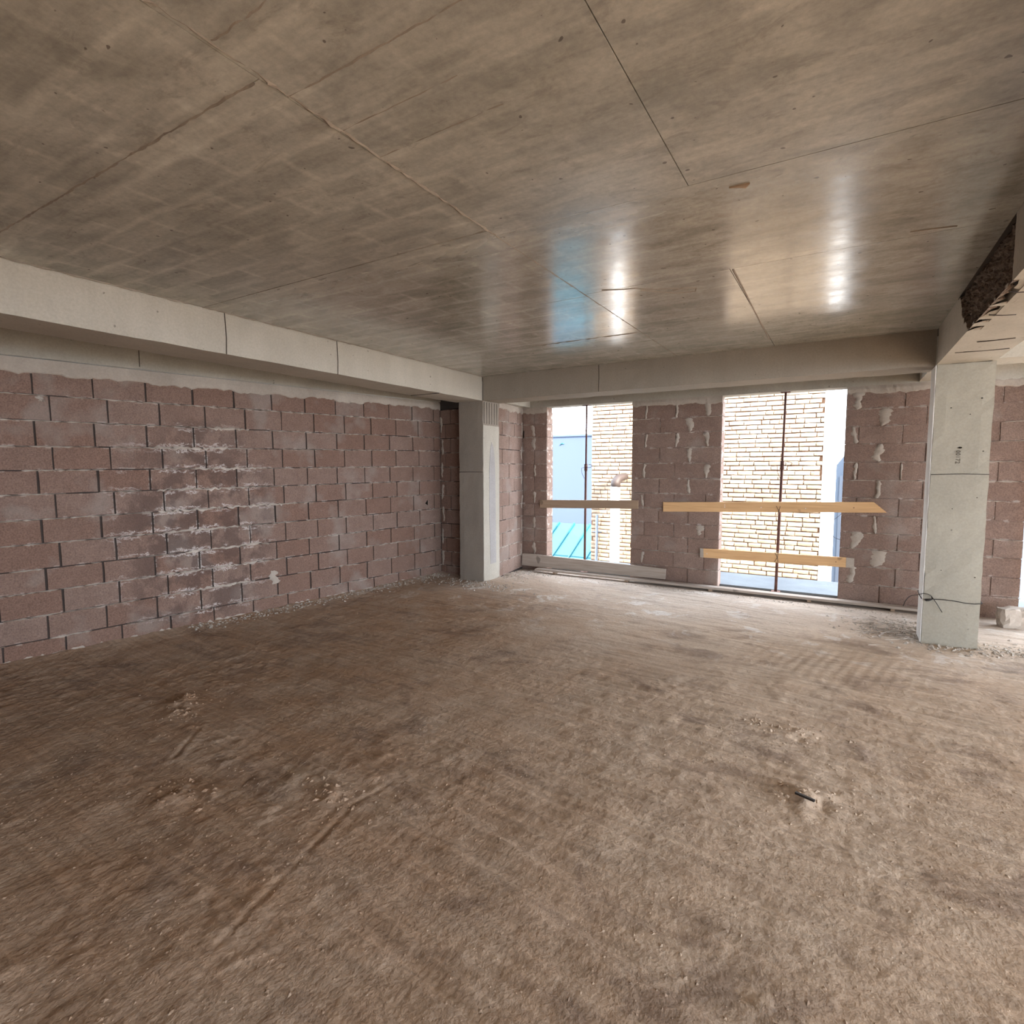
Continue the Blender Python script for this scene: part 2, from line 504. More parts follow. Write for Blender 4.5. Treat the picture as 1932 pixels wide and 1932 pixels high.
# ------------------------------------------------------------------ floor
def floor_height(X, Y):
    z = 0.020 * fbm(X * 0.7, Y * 0.7, 3, 3)
    z += 0.006 * fbm(X * 5, Y * 5, 4, 9)
    # bucket drag marks: long grooves across the room, bending a little
    U = X + 0.15 * Y
    V = Y + 0.13 * (X - 2) + 0.035 * (X - 2.5) ** 2 * 0.6 + 0.05 * vnoise(X * 0.8, Y * 0.8, 21)
    msk = np.clip(fbm(X * 0.55 + 3, Y * 0.55, 2, 31) * 2.0 + 0.75, 0, 1)
    z += msk * 0.0060 * vnoise(U * 0.8, V * 12, 41)
    z += msk * 0.0040 * vnoise(U * 0.9, V * 27, 43)
    z += 0.0012 * fbm(X * 30, Y * 30, 2, 45)
    grit = np.clip(0.55 + 0.9 * fbm(X * 0.9 + 7, Y * 0.9, 3, 81), 0.1, 1.2)
    z += grit * 0.0050 * np.maximum(fbm(X * 21, Y * 21, 3, 83), -0.15)
    # one strong ridge pair in the middle of the room
    for v0, a, w in ((-3.72, 0.022, 0.05), (-3.05, 0.014, 0.05), (-4.25, 0.016, 0.06), (-2.55, 0.010, 0.05), (-4.75, 0.014, 0.05), (-2.2, 0.009, 0.04), (-3.60, 0.010, 0.018), (-3.66, 0.011, 0.018), (-3.84, 0.010, 0.02), (-3.93, 0.009, 0.018), (-4.05, 0.008, 0.02), (-3.42, 0.009, 0.02), (-4.62, 0.012, 0.025), (-4.88, 0.012, 0.03), (-2.9, 0.007, 0.02)):
        xm = np.clip(1 - np.abs(X - 3.0) / 1.8, 0, 1)
        z += 0.75 * a * xm * np.exp(-((V - v0 + 0.03 * vnoise(X * 2, Y * 2, 51)) / w) ** 2) * (0.6 + 0.6 * vnoise(X * 6, Y * 6, 52))
    # lumpy disturbed earth, mostly left foreground
    lump = np.clip(fbm(X * 1.3, Y * 1.3, 2, 61) * 1.5 + 0.25, 0, 1)
    fore = np.clip((-2.9 - Y) / 1.2, 0, 1)
    z += 0.006 * lump * fore * np.maximum(fbm(X * 16, Y * 16, 3, 62), 0)
    z += 0.010 * lump * np.maximum(fbm(X * 9 + 5, Y * 9, 2, 63) - 0.15, 0)
    # scratch line in the left foreground
    for (ax, ay, bx, by) in ((2.40, -5.1, 2.19, -4.32), (2.19, -4.32, 2.24, -3.98), (1.04, -4.54, 0.82, -4.27), (0.80, -4.30, 1.16, -4.25)):
        dx, dy = bx - ax, by - ay; L2 = dx * dx + dy * dy
        t = np.clip(((X - ax) * dx + (Y - ay) * dy) / L2, 0, 1)
        dd = np.hypot(X - ax - t * dx, Y - ay - t * dy)
        wob = 0.35 + 0.65 * np.clip(vnoise(X * 7, Y * 7, 77) + 0.5, 0, 1)
        z -= 0.006 * wob * np.exp(-(dd / 0.010) ** 2)
        z += 0.0025 * wob * np.exp(-((dd - 0.03) / 0.018) ** 2)
    # washboard of digger-bucket teeth near the right column
    wm = np.exp(-((X - 4.0) / 0.75) ** 2 - ((Y + 1.05) / 0.42) ** 2)
    z += 0.0016 * wm * np.sin((X * 1.0 - (Y + 1) * 0.22) * 2 * math.pi / 0.085)
    # trowelled edge in front of it
    ed = Y + 1.42 - 0.08 * np.sin(X * 2.2)
    em = np.clip((X - 2.7) / 0.5, 0, 1)
    z += 0.012 * em * (1 / (1 + np.exp(-ed / 0.018)) - 0.5) * np.exp(-(ed / 0.5) ** 2)
    # earth banks up a little against the left wall and round the column feet
    xw = -0.93 + 0.13 * Y
    z += 0.030 * np.exp(-np.clip(X - xw, 0, 9) / 0.14)
    z += 0.02 * np.exp(-(np.hypot(X + 0.1, Y - 0.2) / 0.5) ** 2)
    # lumps by name: small piles of clods
    for (px, py, a, r) in ((0.34, -4.1, 0.03, 0.10), (0.50, -4.22, 0.02, 0.08), (1.41, -4.72, 0.025, 0.10), (3.91, -2.49, 0.028, 0.10), (3.98, -3.18, 0.03, 0.13), (3.1, -2.2, 0.012, 0.2), (2.04, -4.34, 0.02, 0.08), (1.72, -5.17, 0.008, 0.15), (4.45, 0.35, 0.03, 0.25), (0.2, 0.7, 0.03, 0.3)):
        z += a * np.exp(-(np.hypot(X - px, Y - py) / r) ** 2) * (0.7 + 0.9 * fbm(X * 14, Y * 14, 3, 71))
    # flat under planks
    fl = np.clip((Y - 0.85) / 0.2, 0, 1)
    z = z * (1 - 0.75 * fl) - 0.004 * fl
    return z


def grid_mesh(xs, ys, zf):
    X, Y = np.meshgrid(xs, ys)
    Z = zf(X, Y)
    V = np.stack([X, Y, Z], -1).reshape(-1, 3)
    nx, ny = len(xs), len(ys)
    a = (np.arange(ny - 1)[:, None] * nx + np.arange(nx - 1)[None, :]).reshape(-1)
    Fc = np.stack([a, a + 1, a + nx + 1, a + nx], -1)
    me = bpy.data.meshes.new('floor')
    me.vertices.add(len(V)); me.vertices.foreach_set('co', V.astype(np.float32).ravel())
    me.loops.add(Fc.size); me.loops.foreach_set('vertex_index', Fc.astype(np.int32).ravel())
    me.polygons.add(len(Fc))
    me.polygons.foreach_set('loop_start', np.arange(0, Fc.size, 4, dtype=np.int32))
    me.polygons.foreach_set('loop_total', np.full(len(Fc), 4, dtype=np.int32))
    me.polygons.foreach_set('use_smooth', np.ones(len(Fc), dtype=bool))
    me.update(calc_edges=True)
    return me


gx = np.concatenate([np.arange(-1.9, -1.5, 0.05), np.arange(-1.5, 5.6, 0.0095), np.arange(5.6, 7.0, 0.03), np.arange(7.0, 12.41, 0.2)])
gy = np.concatenate([np.arange(-9.6, -5.8, 0.15), np.arange(-5.8, -3.4, 0.0085), np.arange(-3.4, 1.48, 0.0135), [1.5]])
floor = link_mesh('floor', grid_mesh(gx, gy, floor_height), M['soil'])
tag(floor, 'uneven reddish-brown earth floor with drag marks and clods', None, None, 'structure')
box('slab_edge', -2.3, 12.4, -9.6, 1.49, -0.35, -0.08, M['slab'], floor)

# ------------------------------------------------------------------ ceiling
ceil = box('ceiling', -2.3, 12.4, -9.6, 1.6, H + 0.012, H + 0.30, M['ceiling_gap'])
tag(ceil, 'grey board-marked concrete ceiling with sheet joints', None, None, 'structure')
G = 0.0018
def panel(x0, x1, y0, y1, dz=0.0, name='panel', g=G):
    bm = bmesh.new()
    zz = H + dz
    nx, ny = max(2, int((x1 - x0) / 0.22)), max(2, int((y1 - y0) / 0.22))
    xs = np.linspace(x0 + g, x1 - g, nx + 1); ys = np.linspace(y0 + g, y1 - g, ny + 1)
    vs = [[bm.verts.new((x, y, zz)) for i, x in enumerate(xs)] for j, y in enumerate(ys)]
    for j in range(ny):
        for i in range(nx):
            bm.faces.new((vs[j][i], vs[j + 1][i], vs[j + 1][i + 1], vs[j][i + 1]))
    top = [bm.verts.new(p) for p in ((xs[0], ys[0], H + 0.013), (xs[-1], ys[0], H + 0.013), (xs[-1], ys[-1], H + 0.013), (xs[0], ys[-1], H + 0.013))]
    rims = ([vs[0][i] for i in range(nx + 1)], [vs[j][nx] for j in range(ny + 1)], [vs[ny][i] for i in range(nx, -1, -1)], [vs[j][0] for j in range(ny, -1, -1)])
    for q in range(4):
        bm.faces.new(rims[q] + [top[(q + 1) % 4], top[q]])
    me = bpy.data.meshes.new(name); bm.to_mesh(me); bm.free()
    return link_mesh(name, me, M['ceiling'], ceil)

XM, XR = 2.525, 3.475
ly = [-9.5, -8.6, -7.38, -6.15, -4.92, -3.66, -2.43, -1.25, 0.0]
for a, b in zip(ly[:-1], ly[1:]):
    panel(0.0, XM, a, b, RS.uniform(-.0005, .0005))
ry = [-9.5, -8.4, -7.2, -6.0, -3.59]
for a, b in zip(ry[:-1], ry[1:]):
    panel(XM, XR + .01, a, b, RS.uniform(-.001, .001))
    panel(XR + .01, 4.735, a, b, RS.uniform(-.001, .001))
panel(XM, 4.735, -3.59, -2.47, 0.0005)
panel(XM, 3.46, -2.47, 0.0, 0.0); panel(3.46, 4.735, -2.47, 0.0, 0.0008)
for a, b in ((-9.5, -7.0), (-7.0, -4.6), (-4.6, -2.3), (-2.3, 0.0)):
    for x0, x1 in ((5.12, 7.4), (7.4, 9.8), (9.8, 12.3)):
        panel(x0, x1, a, b)


def seam(x0, y0, x1, y1, w=0.012, dep=0.006, seed=1, parent=ceil, name='seam_ridge', mat=None, z=H):
    """jagged grout fin hanging along a sheet joint"""
    rs = np.random.RandomState(seed)
    L = math.hypot(x1 - x0, y1 - y0); n = max(4, int(L / 0.035))
    dx, dy = (x1 - x0) / L, (y1 - y0) / L
    verts, faces = [], []
    for i in range(n + 1):
        t = i / n
        off = rs.uniform(-1, 1) * w * 0.2
        ww = w * rs.uniform(0.35, 1.2); dd = dep * rs.uniform(0.05, 1.3)
        cx, cyy = x0 + (x1 - x0) * t - dy * off, y0 + (y1 - y0) * t + dx * off
        verts += [(cx - dy * ww / 2, cyy + dx * ww / 2, z + 0.002), (cx, cyy, z - dd), (cx + dy * ww / 2, cyy - dx * ww / 2, z + 0.002)]
    for i in range(n):
        a = i * 3
        faces += [(a, a + 1, a + 4, a + 3), (a + 1, a + 2, a + 5, a + 4)]
    return pyd(name, verts, faces, mat or M['ridge'], parent)

seam(2.545, -7.5, 2.54, -4.9, 0.022, 0.006, 3)
seam(2.54, -4.9, 2.525, -3.6, 0.026, 0.007, 4)
seam(2.525, -3.6, 2.52, -0.05, 0.012, 0.004, 5)
seam(0.0, -3.66, 2.5, -3.67, 0.006, 0.002, 6)
seam(0.0, -4.92, 2.5, -4.92, 0.016, 0.006, 7)
seam(1.4, -1.25, 2.52, -1.25, 0.016, 0.006, 8)
seam(2.53, -4.82, 3.25, -4.83, 0.014, 0.004, 9)
seam(2.53, -4.61, 3.05, -4.62, 0.010, 0.003, 10)
seam(2.53, -4.42, 3.10, -4.44, 0.010, 0.003, 11)
seam(2.55, -5.08, 3.3, -5.09, 0.02, 0.004, 12)
seam(0.01, -6.0, 0.03, 0.0, 0.02, 0.008, 14)
# torn scar left where sheet film peeled off, and a splinter of formwork
def scar(pts, rad, name='peeled_scar', dep=0.004, mat=None):
    verts, faces = [], []
    rs = np.random.RandomState(len(pts) * 7)
    for i, (x, y) in enumerate(pts):
        a = pts[max(0, i - 1)]; b = pts[min(len(pts) - 1, i + 1)]
        L = math.hypot(b[0] - a[0], b[1] - a[1]) or 1
        nx, ny = -(b[1] - a[1]) / L, (b[0] - a[0]) / L
        w = rad * rs.uniform(0.5, 1.3)
        verts += [(x + nx * w, y + ny * w, H + 0.001), (x, y, H - dep), (x - nx * w, y - ny * w, H + 0.001)]
    for i in range(len(pts) - 1):
        a = i * 3
        faces += [(a, a + 1, a + 4, a + 3), (a + 1, a + 2, a + 5, a + 4)]
    return pyd(name, verts, faces, mat or M['ridge'], ceil)
scar([(2.66, -2.5), (2.78, -2.44), (2.86, -2.42), (2.97, -2.33), (3.06, -2.30), (3.16, -2.22)], 0.006)
scar([(2.88, -2.36), (2.98, -2.26), (3.08, -2.17), (3.19, -2.15), (3.21, -2.22), (3.14, -2.27), (3.06, -2.24)], 0.006)
scar([(3.475, -2.45), (3.47, -2.0), (3.46, -1.4), (3.455, -0.9), (3.45, -0.35)], 0.008)
scar([(4.33, -2.55), (4.42, -2.535), (4.52, -2.51)], 0.006)
prism('wood_splinter', [(3.665, -3.475), (3.69, -3.455), (3.71, -3.485), (3.63, -3.492)], 'z', H - 0.006, H + 0.002, M['wood_mid'], ceil)

# ------------------------------------------------------------------ beams and columns
def joint_line(parent, pts, mat=None, w=0.003, name='joint'):
    """thin recessed-looking grout line standing 1 mm proud, along pts on a face; pts are 3-D"""
    return tube(name, pts, w, mat or M['mortar_dark'], parent, seg=4)

bl = empty('concrete_beam', (-0.2, -3, HB))
tag(bl, 'long pale concrete beam under the ceiling along the left wall', 'beam')
def rel(o, p):
    o.parent = p
    o.matrix_parent_inverse = Matrix.Translation(-Vector(p.location))
    return o
rel(rough_box('beam_body', -0.43, 0.0, -9.5, 0.0, HB, H + 0.02, M['beam'], None, (2, 60, 3), 0.003, 2, 0.005), bl)
rel(rough_box('beam_body', -0.39, 0.0, 0.40, 1.30, HB + 0.03, H + 0.02, M['beam'], None, (2, 6, 2), 0.003, 3, 0.005), bl)
for yy in (-3.49, -2.405):
    rel(tube('formwork_joint', [(0.0015, yy, HB + 0.002), (0.0015 + .001, yy + .004, HB + .12), (0.0015, yy - .003, H - 0.002)], 0.0035, M['mortar_dark'], None, 4), bl)
rel(tube('formwork_joint', [(0.0, -0.9, HB - 0.001), (-0.42, -0.92, HB - 0.001)], 0.004, M['mortar_dark'], None, 4), bl)

bf = empty('concrete_beam', (2.4, 0.2, HB))
tag(bf, 'brownish concrete beam across the room in front of the windows', 'beam')
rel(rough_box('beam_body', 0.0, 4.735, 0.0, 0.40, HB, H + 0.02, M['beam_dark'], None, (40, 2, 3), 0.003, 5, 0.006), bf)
rel(tube('formwork_joint', [(1.62, -0.001, HB + 0.003), (1.625, -0.003, HB + .15), (1.62, -0.001, H - 0.002)], 0.003, M['mortar_dark'], None, 4), bf)

bfr = empty('concrete_beam', (7.0, 0.2, HB))
tag(bfr, 'concrete beam seen at the right edge beyond the square column', 'beam')
rel(rough_box('beam_body', 5.125, 12.2, 0.0, 0.40, HB + 0.02, H + 0.02, M['beam'], None, (30, 2, 3), 0.003, 6, 0.006), bfr)

br_ = empty('concrete_beam', (4.93, -3, HB))
tag(br_, 'pale beam on the right running overhead from the square column, with a honeycombed patch', 'beam')
rel(rough_box('beam_body', 4.80, 5.125, -9.5, -0.05, HB, H + 0.02, M['beam'], None, (2, 50, 3), 0.002, 7, 0.004), br_)
rel(rough_box('beam_body', 4.735, 5.125, 0.38, 1.30, HB + 0.03, H + 0.02, M['beam'], None, (2, 6, 2), 0.003, 8, 0.005), br_)
# side face built as a skin with the honeycombed hole cut out of it
def skin_face():
    # outline of the broken area in (y, z): bottom edge jagged
    hole_l = lambda z: -1.02 - (H - z) * 1.45          # y of far side of hole at height z
    ys = np.concatenate([np.linspace(-9.5, -2.75, 30), np.linspace(-2.72, -0.9, 70), np.linspace(-0.88, -0.05, 12)])
    zs = np.linspace(HB, H + .01, 22)
    rs = np.random.RandomState(5)
    verts, faces, idx = [], [], {}
    Hm = {}
    def inside(y, z):
        n = 0.05 * vnoise(np.array([y * 14.0]), np.array([z * 14.0]), 5)[0]
        far = -1.03 - (H - z) * 1.35 + n
        near = -2.52 + 0.04 * n
        bot = HB + 0.012 + max(0, 0.03 * vnoise(np.array([y * 22.0]), np.array([1.0]), 8)[0])
        return near < y < far and z > bot
    for j, z in enumerate(zs):
        for i, y in enumerate(ys):
            ins = inside(y, z)
            Hm[(i, j)] = ins
            if ins:
                x = 4.765 + rs.uniform(-0.016, 0.022)
            else:
                x = 4.735 + rs.uniform(-0.0008, 0.0008)
            idx[(i, j)] = len(verts)
            verts.append((x, y, z))
    fa, fb = [], []
    for j in range(len(zs) - 1):
        for i in range(len(ys) - 1):
            q = (idx[(i, j)], idx[(i + 1, j)], idx[(i + 1, j + 1)], idx[(i, j + 1)])
            k4 = [Hm[(i, j)], Hm[(i + 1, j)], Hm[(i + 1, j + 1)], Hm[(i, j + 1)]]
            (fb if any(k4) else fa).append(q)
    o1 = pyd('beam_side', verts, fa, M['beam'])
    o2 = pyd('honeycombed_patch', verts, fb, M['honey'])
    for o in (o1, o2):
        bm = bmesh.new(); bm.from_mesh(o.data)
        bmesh.ops.delete(bm, geom=[v for v in bm.verts if not v.link_faces], context='VERTS')
        bm.to_mesh(o.data); bm.free()
        rel(o, br_)
    tag(o2, 'dark rough honeycombed patch of stony concrete')
    # underside and far end of the 65 mm side layer, with a broken edge below the hole
    v2, f2 = [], []
    ysb = np.concatenate([np.linspace(-9.5, -2.6, 20), np.linspace(-2.58, -1.35, 60), np.linspace(-1.3, -0.05, 10)])
    for y in ysb:
        jag = max(0.0, 0.02 + 0.05 * vnoise(np.array([y * 16.0]), np.array([2.0]), 8)[0]) if -2.55 < y < -1.42 else 0
        v2 += [(4.735 + min(jag, .07) + (0.02 if jag else 0), y, HB + (0.008 if jag else 0)), (4.83, y, HB)]
    for i in range(len(ysb) - 1):
        f2.append((2 * i, 2 * i + 1, 2 * i + 3, 2 * i + 2))
    rel(pyd('beam_soffit', v2, f2, M['beam']), br_)
    rel(pyd('beam_end', [(4.735, -0.05, HB), (4.81, -0.05, HB), (4.81, -0.05, H), (4.735, -0.05, H)], [(0, 1, 2, 3)], M['beam']), br_)
skin_face()
for y0, y1_, x0_, x1_ in ((-1.85, -1.78, 4.77, 4.90), (-2.35, -2.30, 4.76, 4.84), (-1.0, -1.02, 4.85, 5.05), (-0.62, -0.60, 4.78, 5.1)):
    rel(tube('crack', [(x0_, y0, HB - .001), ((x0_ + x1_) / 2, (y0 + y1_) / 2 + .012, HB - .001), (x1_, y1_, HB - .001)], 0.0035, M['mortar_dark'], None, 4), br_)

cl = empty('concrete_column', (-0.2, 0.2, 0))
tag(cl, 'brown concrete column in the far left corner beside the dark niche', 'column')
rel(rough_box('column_body', -0.392, 0.0, 0.0, 0.40, -0.06, HB + 0.01, M['corner'], None, (5, 5, 30), 0.0025, 11, 0.007), cl)
# window-side cement render, window light in its paler colour, with a scalloped grey scrape
rel(rough_box('lit_side_skin', -0.004, 0.006, 0.005, 0.395, 0.0, 2.12, M['beam'], None, (1, 6, 22), 0.002, 12, 0.004), cl)
arc = [(0.16, 0.25), (0.30, 0.25)] + [(0.30 - 0.002 * q, 0.25 + q * 0.155) for q in range(1, 9)] + [(0.27, 1.70), (0.24, 1.84), (0.20, 1.90), (0.165, 1.80), (0.14, 1.5), (0.135, 1.0)]
rel(prism('grey_scrape', arc, 'x', 0.006, 0.0095, M['slab'], None), cl)
rel(tube('formwork_joint', [(-0.39, -0.002, 1.50), (-0.2, -0.003, 1.503), (-0.002, -0.002, 1.50)], 0.003, M['mortar_dark'], None, 4), cl)
for q in range(6):
    yy = 0.03 + q * 0.062
    rel(tube('formwork_joint', [(0.002, yy, 2.14), (0.003, yy + .002, HB - .01)], 0.0035, M['mortar_dark'], None, 4), cl)

cr = empty('concrete_column', (4.93, 0.1, 0))
tag(cr, 'square olive-grey concrete column on the right with wire tied low round it', 'column')
rel(rough_box('column_body', 4.735, 5.132, -0.045, 0.245, -0.06, HB + 0.002, M['column'], None, (5, 4, 34), 0.0022, 13, 0.007), cr)
rel(rough_box('lit_side_skin', 4.729, 4.738, -0.040, 0.243, 0.0, HB, M['skin'], None, (1, 5, 26), 0.0015, 19, 0.002), cr)  # added skin, light from the window put into its pale colour
rel(tube('formwork_joint', [(4.74, -0.047, 1.492), (4.95, -0.048, 1.500), (5.128, -0.047, 1.495)], 0.0028, M['mortar_dark'], None, 4), cr)
# tie hole
hv = bmesh.new(); bmesh.ops.create_circle(hv, cap_ends=True, segments=10, radius=0.011)
ho = rel(link_mesh('tie_hole', bm_mesh('tie_hole', hv), M['hole']), cr)
ho.location = (4.927, -0.0492, 1.722); ho.rotation_euler = (math.pi / 2, 0, 0); ho.scale = (1.3, 0.7, 1)
for (x, z, r) in ((4.85, 2.06, .5), (5.05, 2.13, .6), (4.98, 2.0, .4), (5.08, 1.69, .5), (5.08, 0.62, .5), (4.85, 0.66, .4), (5.06, 1.30, .4), (4.90, 1.20, .4)):
    o = ho.copy(); COL.objects.link(o); o.name = 'tie_hole'; o.location = (x, -0.0492, z); o.scale = (r * 1.2, r * 0.7, 1)
tc = bpy.data.curves.new('stencil_number', 'FONT')
tc.body = '00172'; tc.size = 0.042; tc.extrude = 0.0006; tc.offset = 0.0008; tc.space_character = 1.1
to = bpy.data.objects.new('stencil_number', tc); COL.objects.link(to)
tc.materials.append(M['ink'])
to.location = (4.903, -0.0487, 1.70)
to.rotation_euler = (math.pi / 2, math.pi / 2, 0)
rel(to, cr)
tag(to, 'faded dark stencilled digits running down the column')
# splash of grout at its foot
# wire tied round the column
w = empty('tie_wire', (4.93, -0.05, 0.40))
tag(w, 'thin black binding wire twisted round the foot of the square column', 'wire')
zr = 0.405
rel(tube('wire_loop', [(4.752, -0.055, 0.392), (4.80, -0.056, 0.400), (4.87, -0.056, 0.404), (4.95, -0.056, 0.402), (5.03, -0.056, 0.392), (5.09, -0.055, 0.392), (5.14, -0.05, 0.400), (5.141, 0.10, 0.41), (5.14, 0.253, 0.405), (4.93, 0.254, 0.41), (4.724, 0.252, 0.405), (4.722, 0.1, 0.40), (4.724, -0.052, 0.395)], 0.0035, M['wire']), w)
rel(tube('wire_end', [(4.80, -0.058, 0.400), (4.79, -0.07, 0.430), (4.765, -0.075, 0.445), (4.73, -0.07, 0.445), (4.69, -0.06, 0.425), (4.655, -0.05, 0.415), (4.63, -0.05, 0.395), (4.61, -0.05, 0.36), (4.595, -0.05, 0.31)], 0.003, M['wire']), w)
rel(tube('wire_end', [(4.79, -0.058, 0.43), (4.81, -0.075, 0.40), (4.835, -0.08, 0.36), (4.86, -0.075, 0.315), (4.872, -0.07, 0.295)], 0.003, M['wire']), w)
rel(tube('wire_twist', [(4.745, -0.062, 0.392), (4.758, -0.068, 0.386), (4.775, -0.068, 0.390), (4.80, -0.064, 0.400)], [0.004, 0.009, 0.009, 0.004], M['wire']), w)

# ------------------------------------------------------------------ block walls
def unit_block(seed):
    """unit hollow-block face piece, local x -.5..+.5 length, y depth (front at -.5), z height"""
    rs = np.random.RandomState(seed)
    bm = bmesh.new()
    nx, nz = 4, 2
    F = {}
    for i in range(nx + 1):
        for j in range(nz + 1):
            ex = i in (0, nx); ez = j in (0, nz)
            x = -0.5 + i / nx; z = -0.5 + j / nz
            dx = rs.uniform(0.003, 0.013) * (-np.sign(x)) if ex else 0
            dz = rs.uniform(0.004, 0.028) * (-np.sign(z)) if ez else 0
            F[i, j] = bm.verts.new((x + dx, -0.5 + (0.05 if (ex or ez) else 0.0) + rs.uniform(-0.012, 0.012), z + dz))
    for i in range(nx):
        for j in range(nz):
            bm.faces.new((F[i, j], F[i + 1, j], F[i + 1, j + 1], F[i, j + 1]))
    ring = [F[i, 0] for i in range(nx + 1)] + [F[nx, j] for j in range(1, nz + 1)] + [F[i, nz] for i in range(nx - 1, -1, -1)] + [F[0, j] for j in range(nz - 1, 0, -1)]
    back = [bm.verts.new((v.co.x, 0.5, v.co.z)) for v in ring]
    n = len(ring)
    for q in range(n):
        bm.faces.new((ring[q], back[q], back[(q + 1) % n], ring[(q + 1) % n]))
    bm.faces.new(back)
    return bm_mesh('block', bm)

UB = {}
for mk in ('block', 'block_far'):
    UB[mk] = []
    for s_ in range(6):
        me = unit_block(100 + s_)
        me.materials.append(M[mk]); UB[mk].append(me)


class Wall:
    """origin + direction along the face (du, unit xy), outward normal to the room = n"""
    def __init__(s, root, origin, du, n, thick=0.2, mk='block_far'):
        s.root, s.o, s.du, s.n, s.t, s.mk = root, Vector(origin), Vector(du).normalized(), Vector(n).normalized(), thick, mk
        s.rot = Matrix((s.du, -s.n, Vector((0, 0, 1)))).transposed().to_4x4()
        s.mv, s.mf = [], []
        s.rs = np.random.RandomState(int(abs(origin[0] * 97 + origin[1] * 31) + 3))
    def P(s, u, z, out=0.0):
        return s.o + s.du * u + s.n * out + Vector((0, 0, z))
    def block(s, u0, u1, z0, z1, g=0.006, tilt=0.0):
        L, hh = (u1 - u0) - g, (z1 - z0) - 0.005
        if L < 0.02: return
        o = bpy.data.objects.new('block', UB[s.mk][s.rs.randint(6)])
        COL.objects.link(o)
        dep = 0.10
        out = s.rs.uniform(-0.003, 0.003)
        c = s.P((u0 + u1) / 2, (z0 + z1) / 2, -dep / 2 + out)
        Mx = Matrix.Translation(c) @ s.rot @ Matrix.Rotation(-tilt + s.rs.uniform(-.004, .004), 4, 'Y') @ Matrix.Diagonal((L, dep, hh, 1))
        o.parent = s.root
        o.matrix_basis = Mx
        return o
    def bead(s, u0, u1, zf, keep=0.6, size=0.004, proud=0.004):
        """jagged squeezed mortar along a bed joint"""
        u = u0
        while u < u1:
            L = s.rs.uniform(0.05, 0.35)
            if s.rs.rand() < keep:
                n = max(2, int(L / 0.03))
                b = len(s.mv)
                for i in range(n + 1):
                    uu = min(u + L * i / n, u1)
                    z = zf(uu) + s.rs.uniform(-0.002, 0.002)
                    a = size * s.rs.uniform(0.4, 1.3) * (0.3 if i in (0, n) else 1)
                    a2 = a * s.rs.uniform(0.8, 2.0)
                    s.mv += [s.P(uu, z + a, -0.006), s.P(uu, z, proud * s.rs.uniform(0.4, 1.2)), s.P(uu, z - a2, -0.006)]
                for i in range(n):
                    q = b + i * 3
                    s.mf += [(q, q + 1, q + 4, q + 3), (q + 1, q + 2, q + 5, q + 4)]
            u += L
    def smear(s, u, z, w, h, proud=0.007, seed=0):
        """lumpy patch of mortar wiped over a head joint"""
        rs = np.random.RandomState(seed + 5)
        nr = 11
        verts, faces = [], []
        c0 = 0.0; hw = 0.5
        for j in range(nr + 1):
            t = j / nr
            hw = min(1.25, max(0.45, hw + rs.uniform(-.28, .28)))
            c0 += rs.uniform(-.12, .12) * w
            e = w / 2 * hw * (0.35 if j in (0, nr) else 1.0)
            zz = z + h * (t - 0.5) + rs.uniform(-.004, .004)
            for q, f_ in enumerate((-1, -0.55, 0, 0.5, 1)):
                pr = -0.004 if q in (0, 4) else proud * rs.uniform(0.2, 1.0) * (0.3 if j in (0, nr) else 1)
                verts.append(s.P(u + c0 + e * f_ * (1 + rs.uniform(-.15, .15)), zz + rs.uniform(-.005, .005), pr))
        for j in range(nr):
            for q in range(4):
                a_ = j * 5 + q
                faces.append((a_, a_ + 1, a_ + 6, a_ + 5))
        o = pyd('mortar_smear', verts, faces, M['mortar'], s.root, smooth=True)
        return o
    def cap(s, u0, u1, zlo, zhi, name='top_mortar'):
        """mortar packed between the last course and the lintel, ragged lower edge"""
        n = int((u1 - u0) / 0.03)
        verts, faces = [], []
        dr = 0
        for i in range(n + 1):
            u = u0 + (u1 - u0) * i / n
            dr = 0.75 * dr + s.rs.uniform(-0.012, 0.016)
            dr = max(-0.004, min(0.035, dr))
            verts += [s.P(u, zhi(u) + 0.004, -0.002 + s.rs.uniform(-.003, .001)), s.P(u, (zlo(u) + zhi(u)) / 2, 0.004 + s.rs.uniform(-.003, .004)), s.P(u, zlo(u) - dr, 0.002), s.P(u, zlo(u) - dr - 0.012, -0.008)]
        for i in range(n):
            q = i * 4
            for e in range(3):
                faces.append((q + e, q + e + 1, q + e + 5, q + e + 4))
        return pyd(name, verts, faces, M['mortar'], s.root)
    def backing(s, u0, u1, z0, z1, name='wall_core', out=-0.014, mat=None):
        a, b = s.P(u0, z0, out), s.P(u1, z0, out)
        c, d = s.P(u1, z0, -s.t), s.P(u0, z0, -s.t)
        vs = [(p.x, p.y, z0) for p in (a, b, c, d)] + [(p.x, p.y, z1) for p in (a, b, c, d)]
        return pyd(name, vs, [(0, 1, 2, 3), (4, 5, 6, 7), (0, 1, 5, 4), (1, 2, 6, 5), (2, 3, 7, 6), (3, 0, 4, 7)], mat or M['mortar_dark'], s.root)
    def finish(s):
        if s.mv:
            o = pyd('bed_mortar', s.mv, s.mf, M['bed'], s.root)
            tag(o, None, None, None, 'stuff')

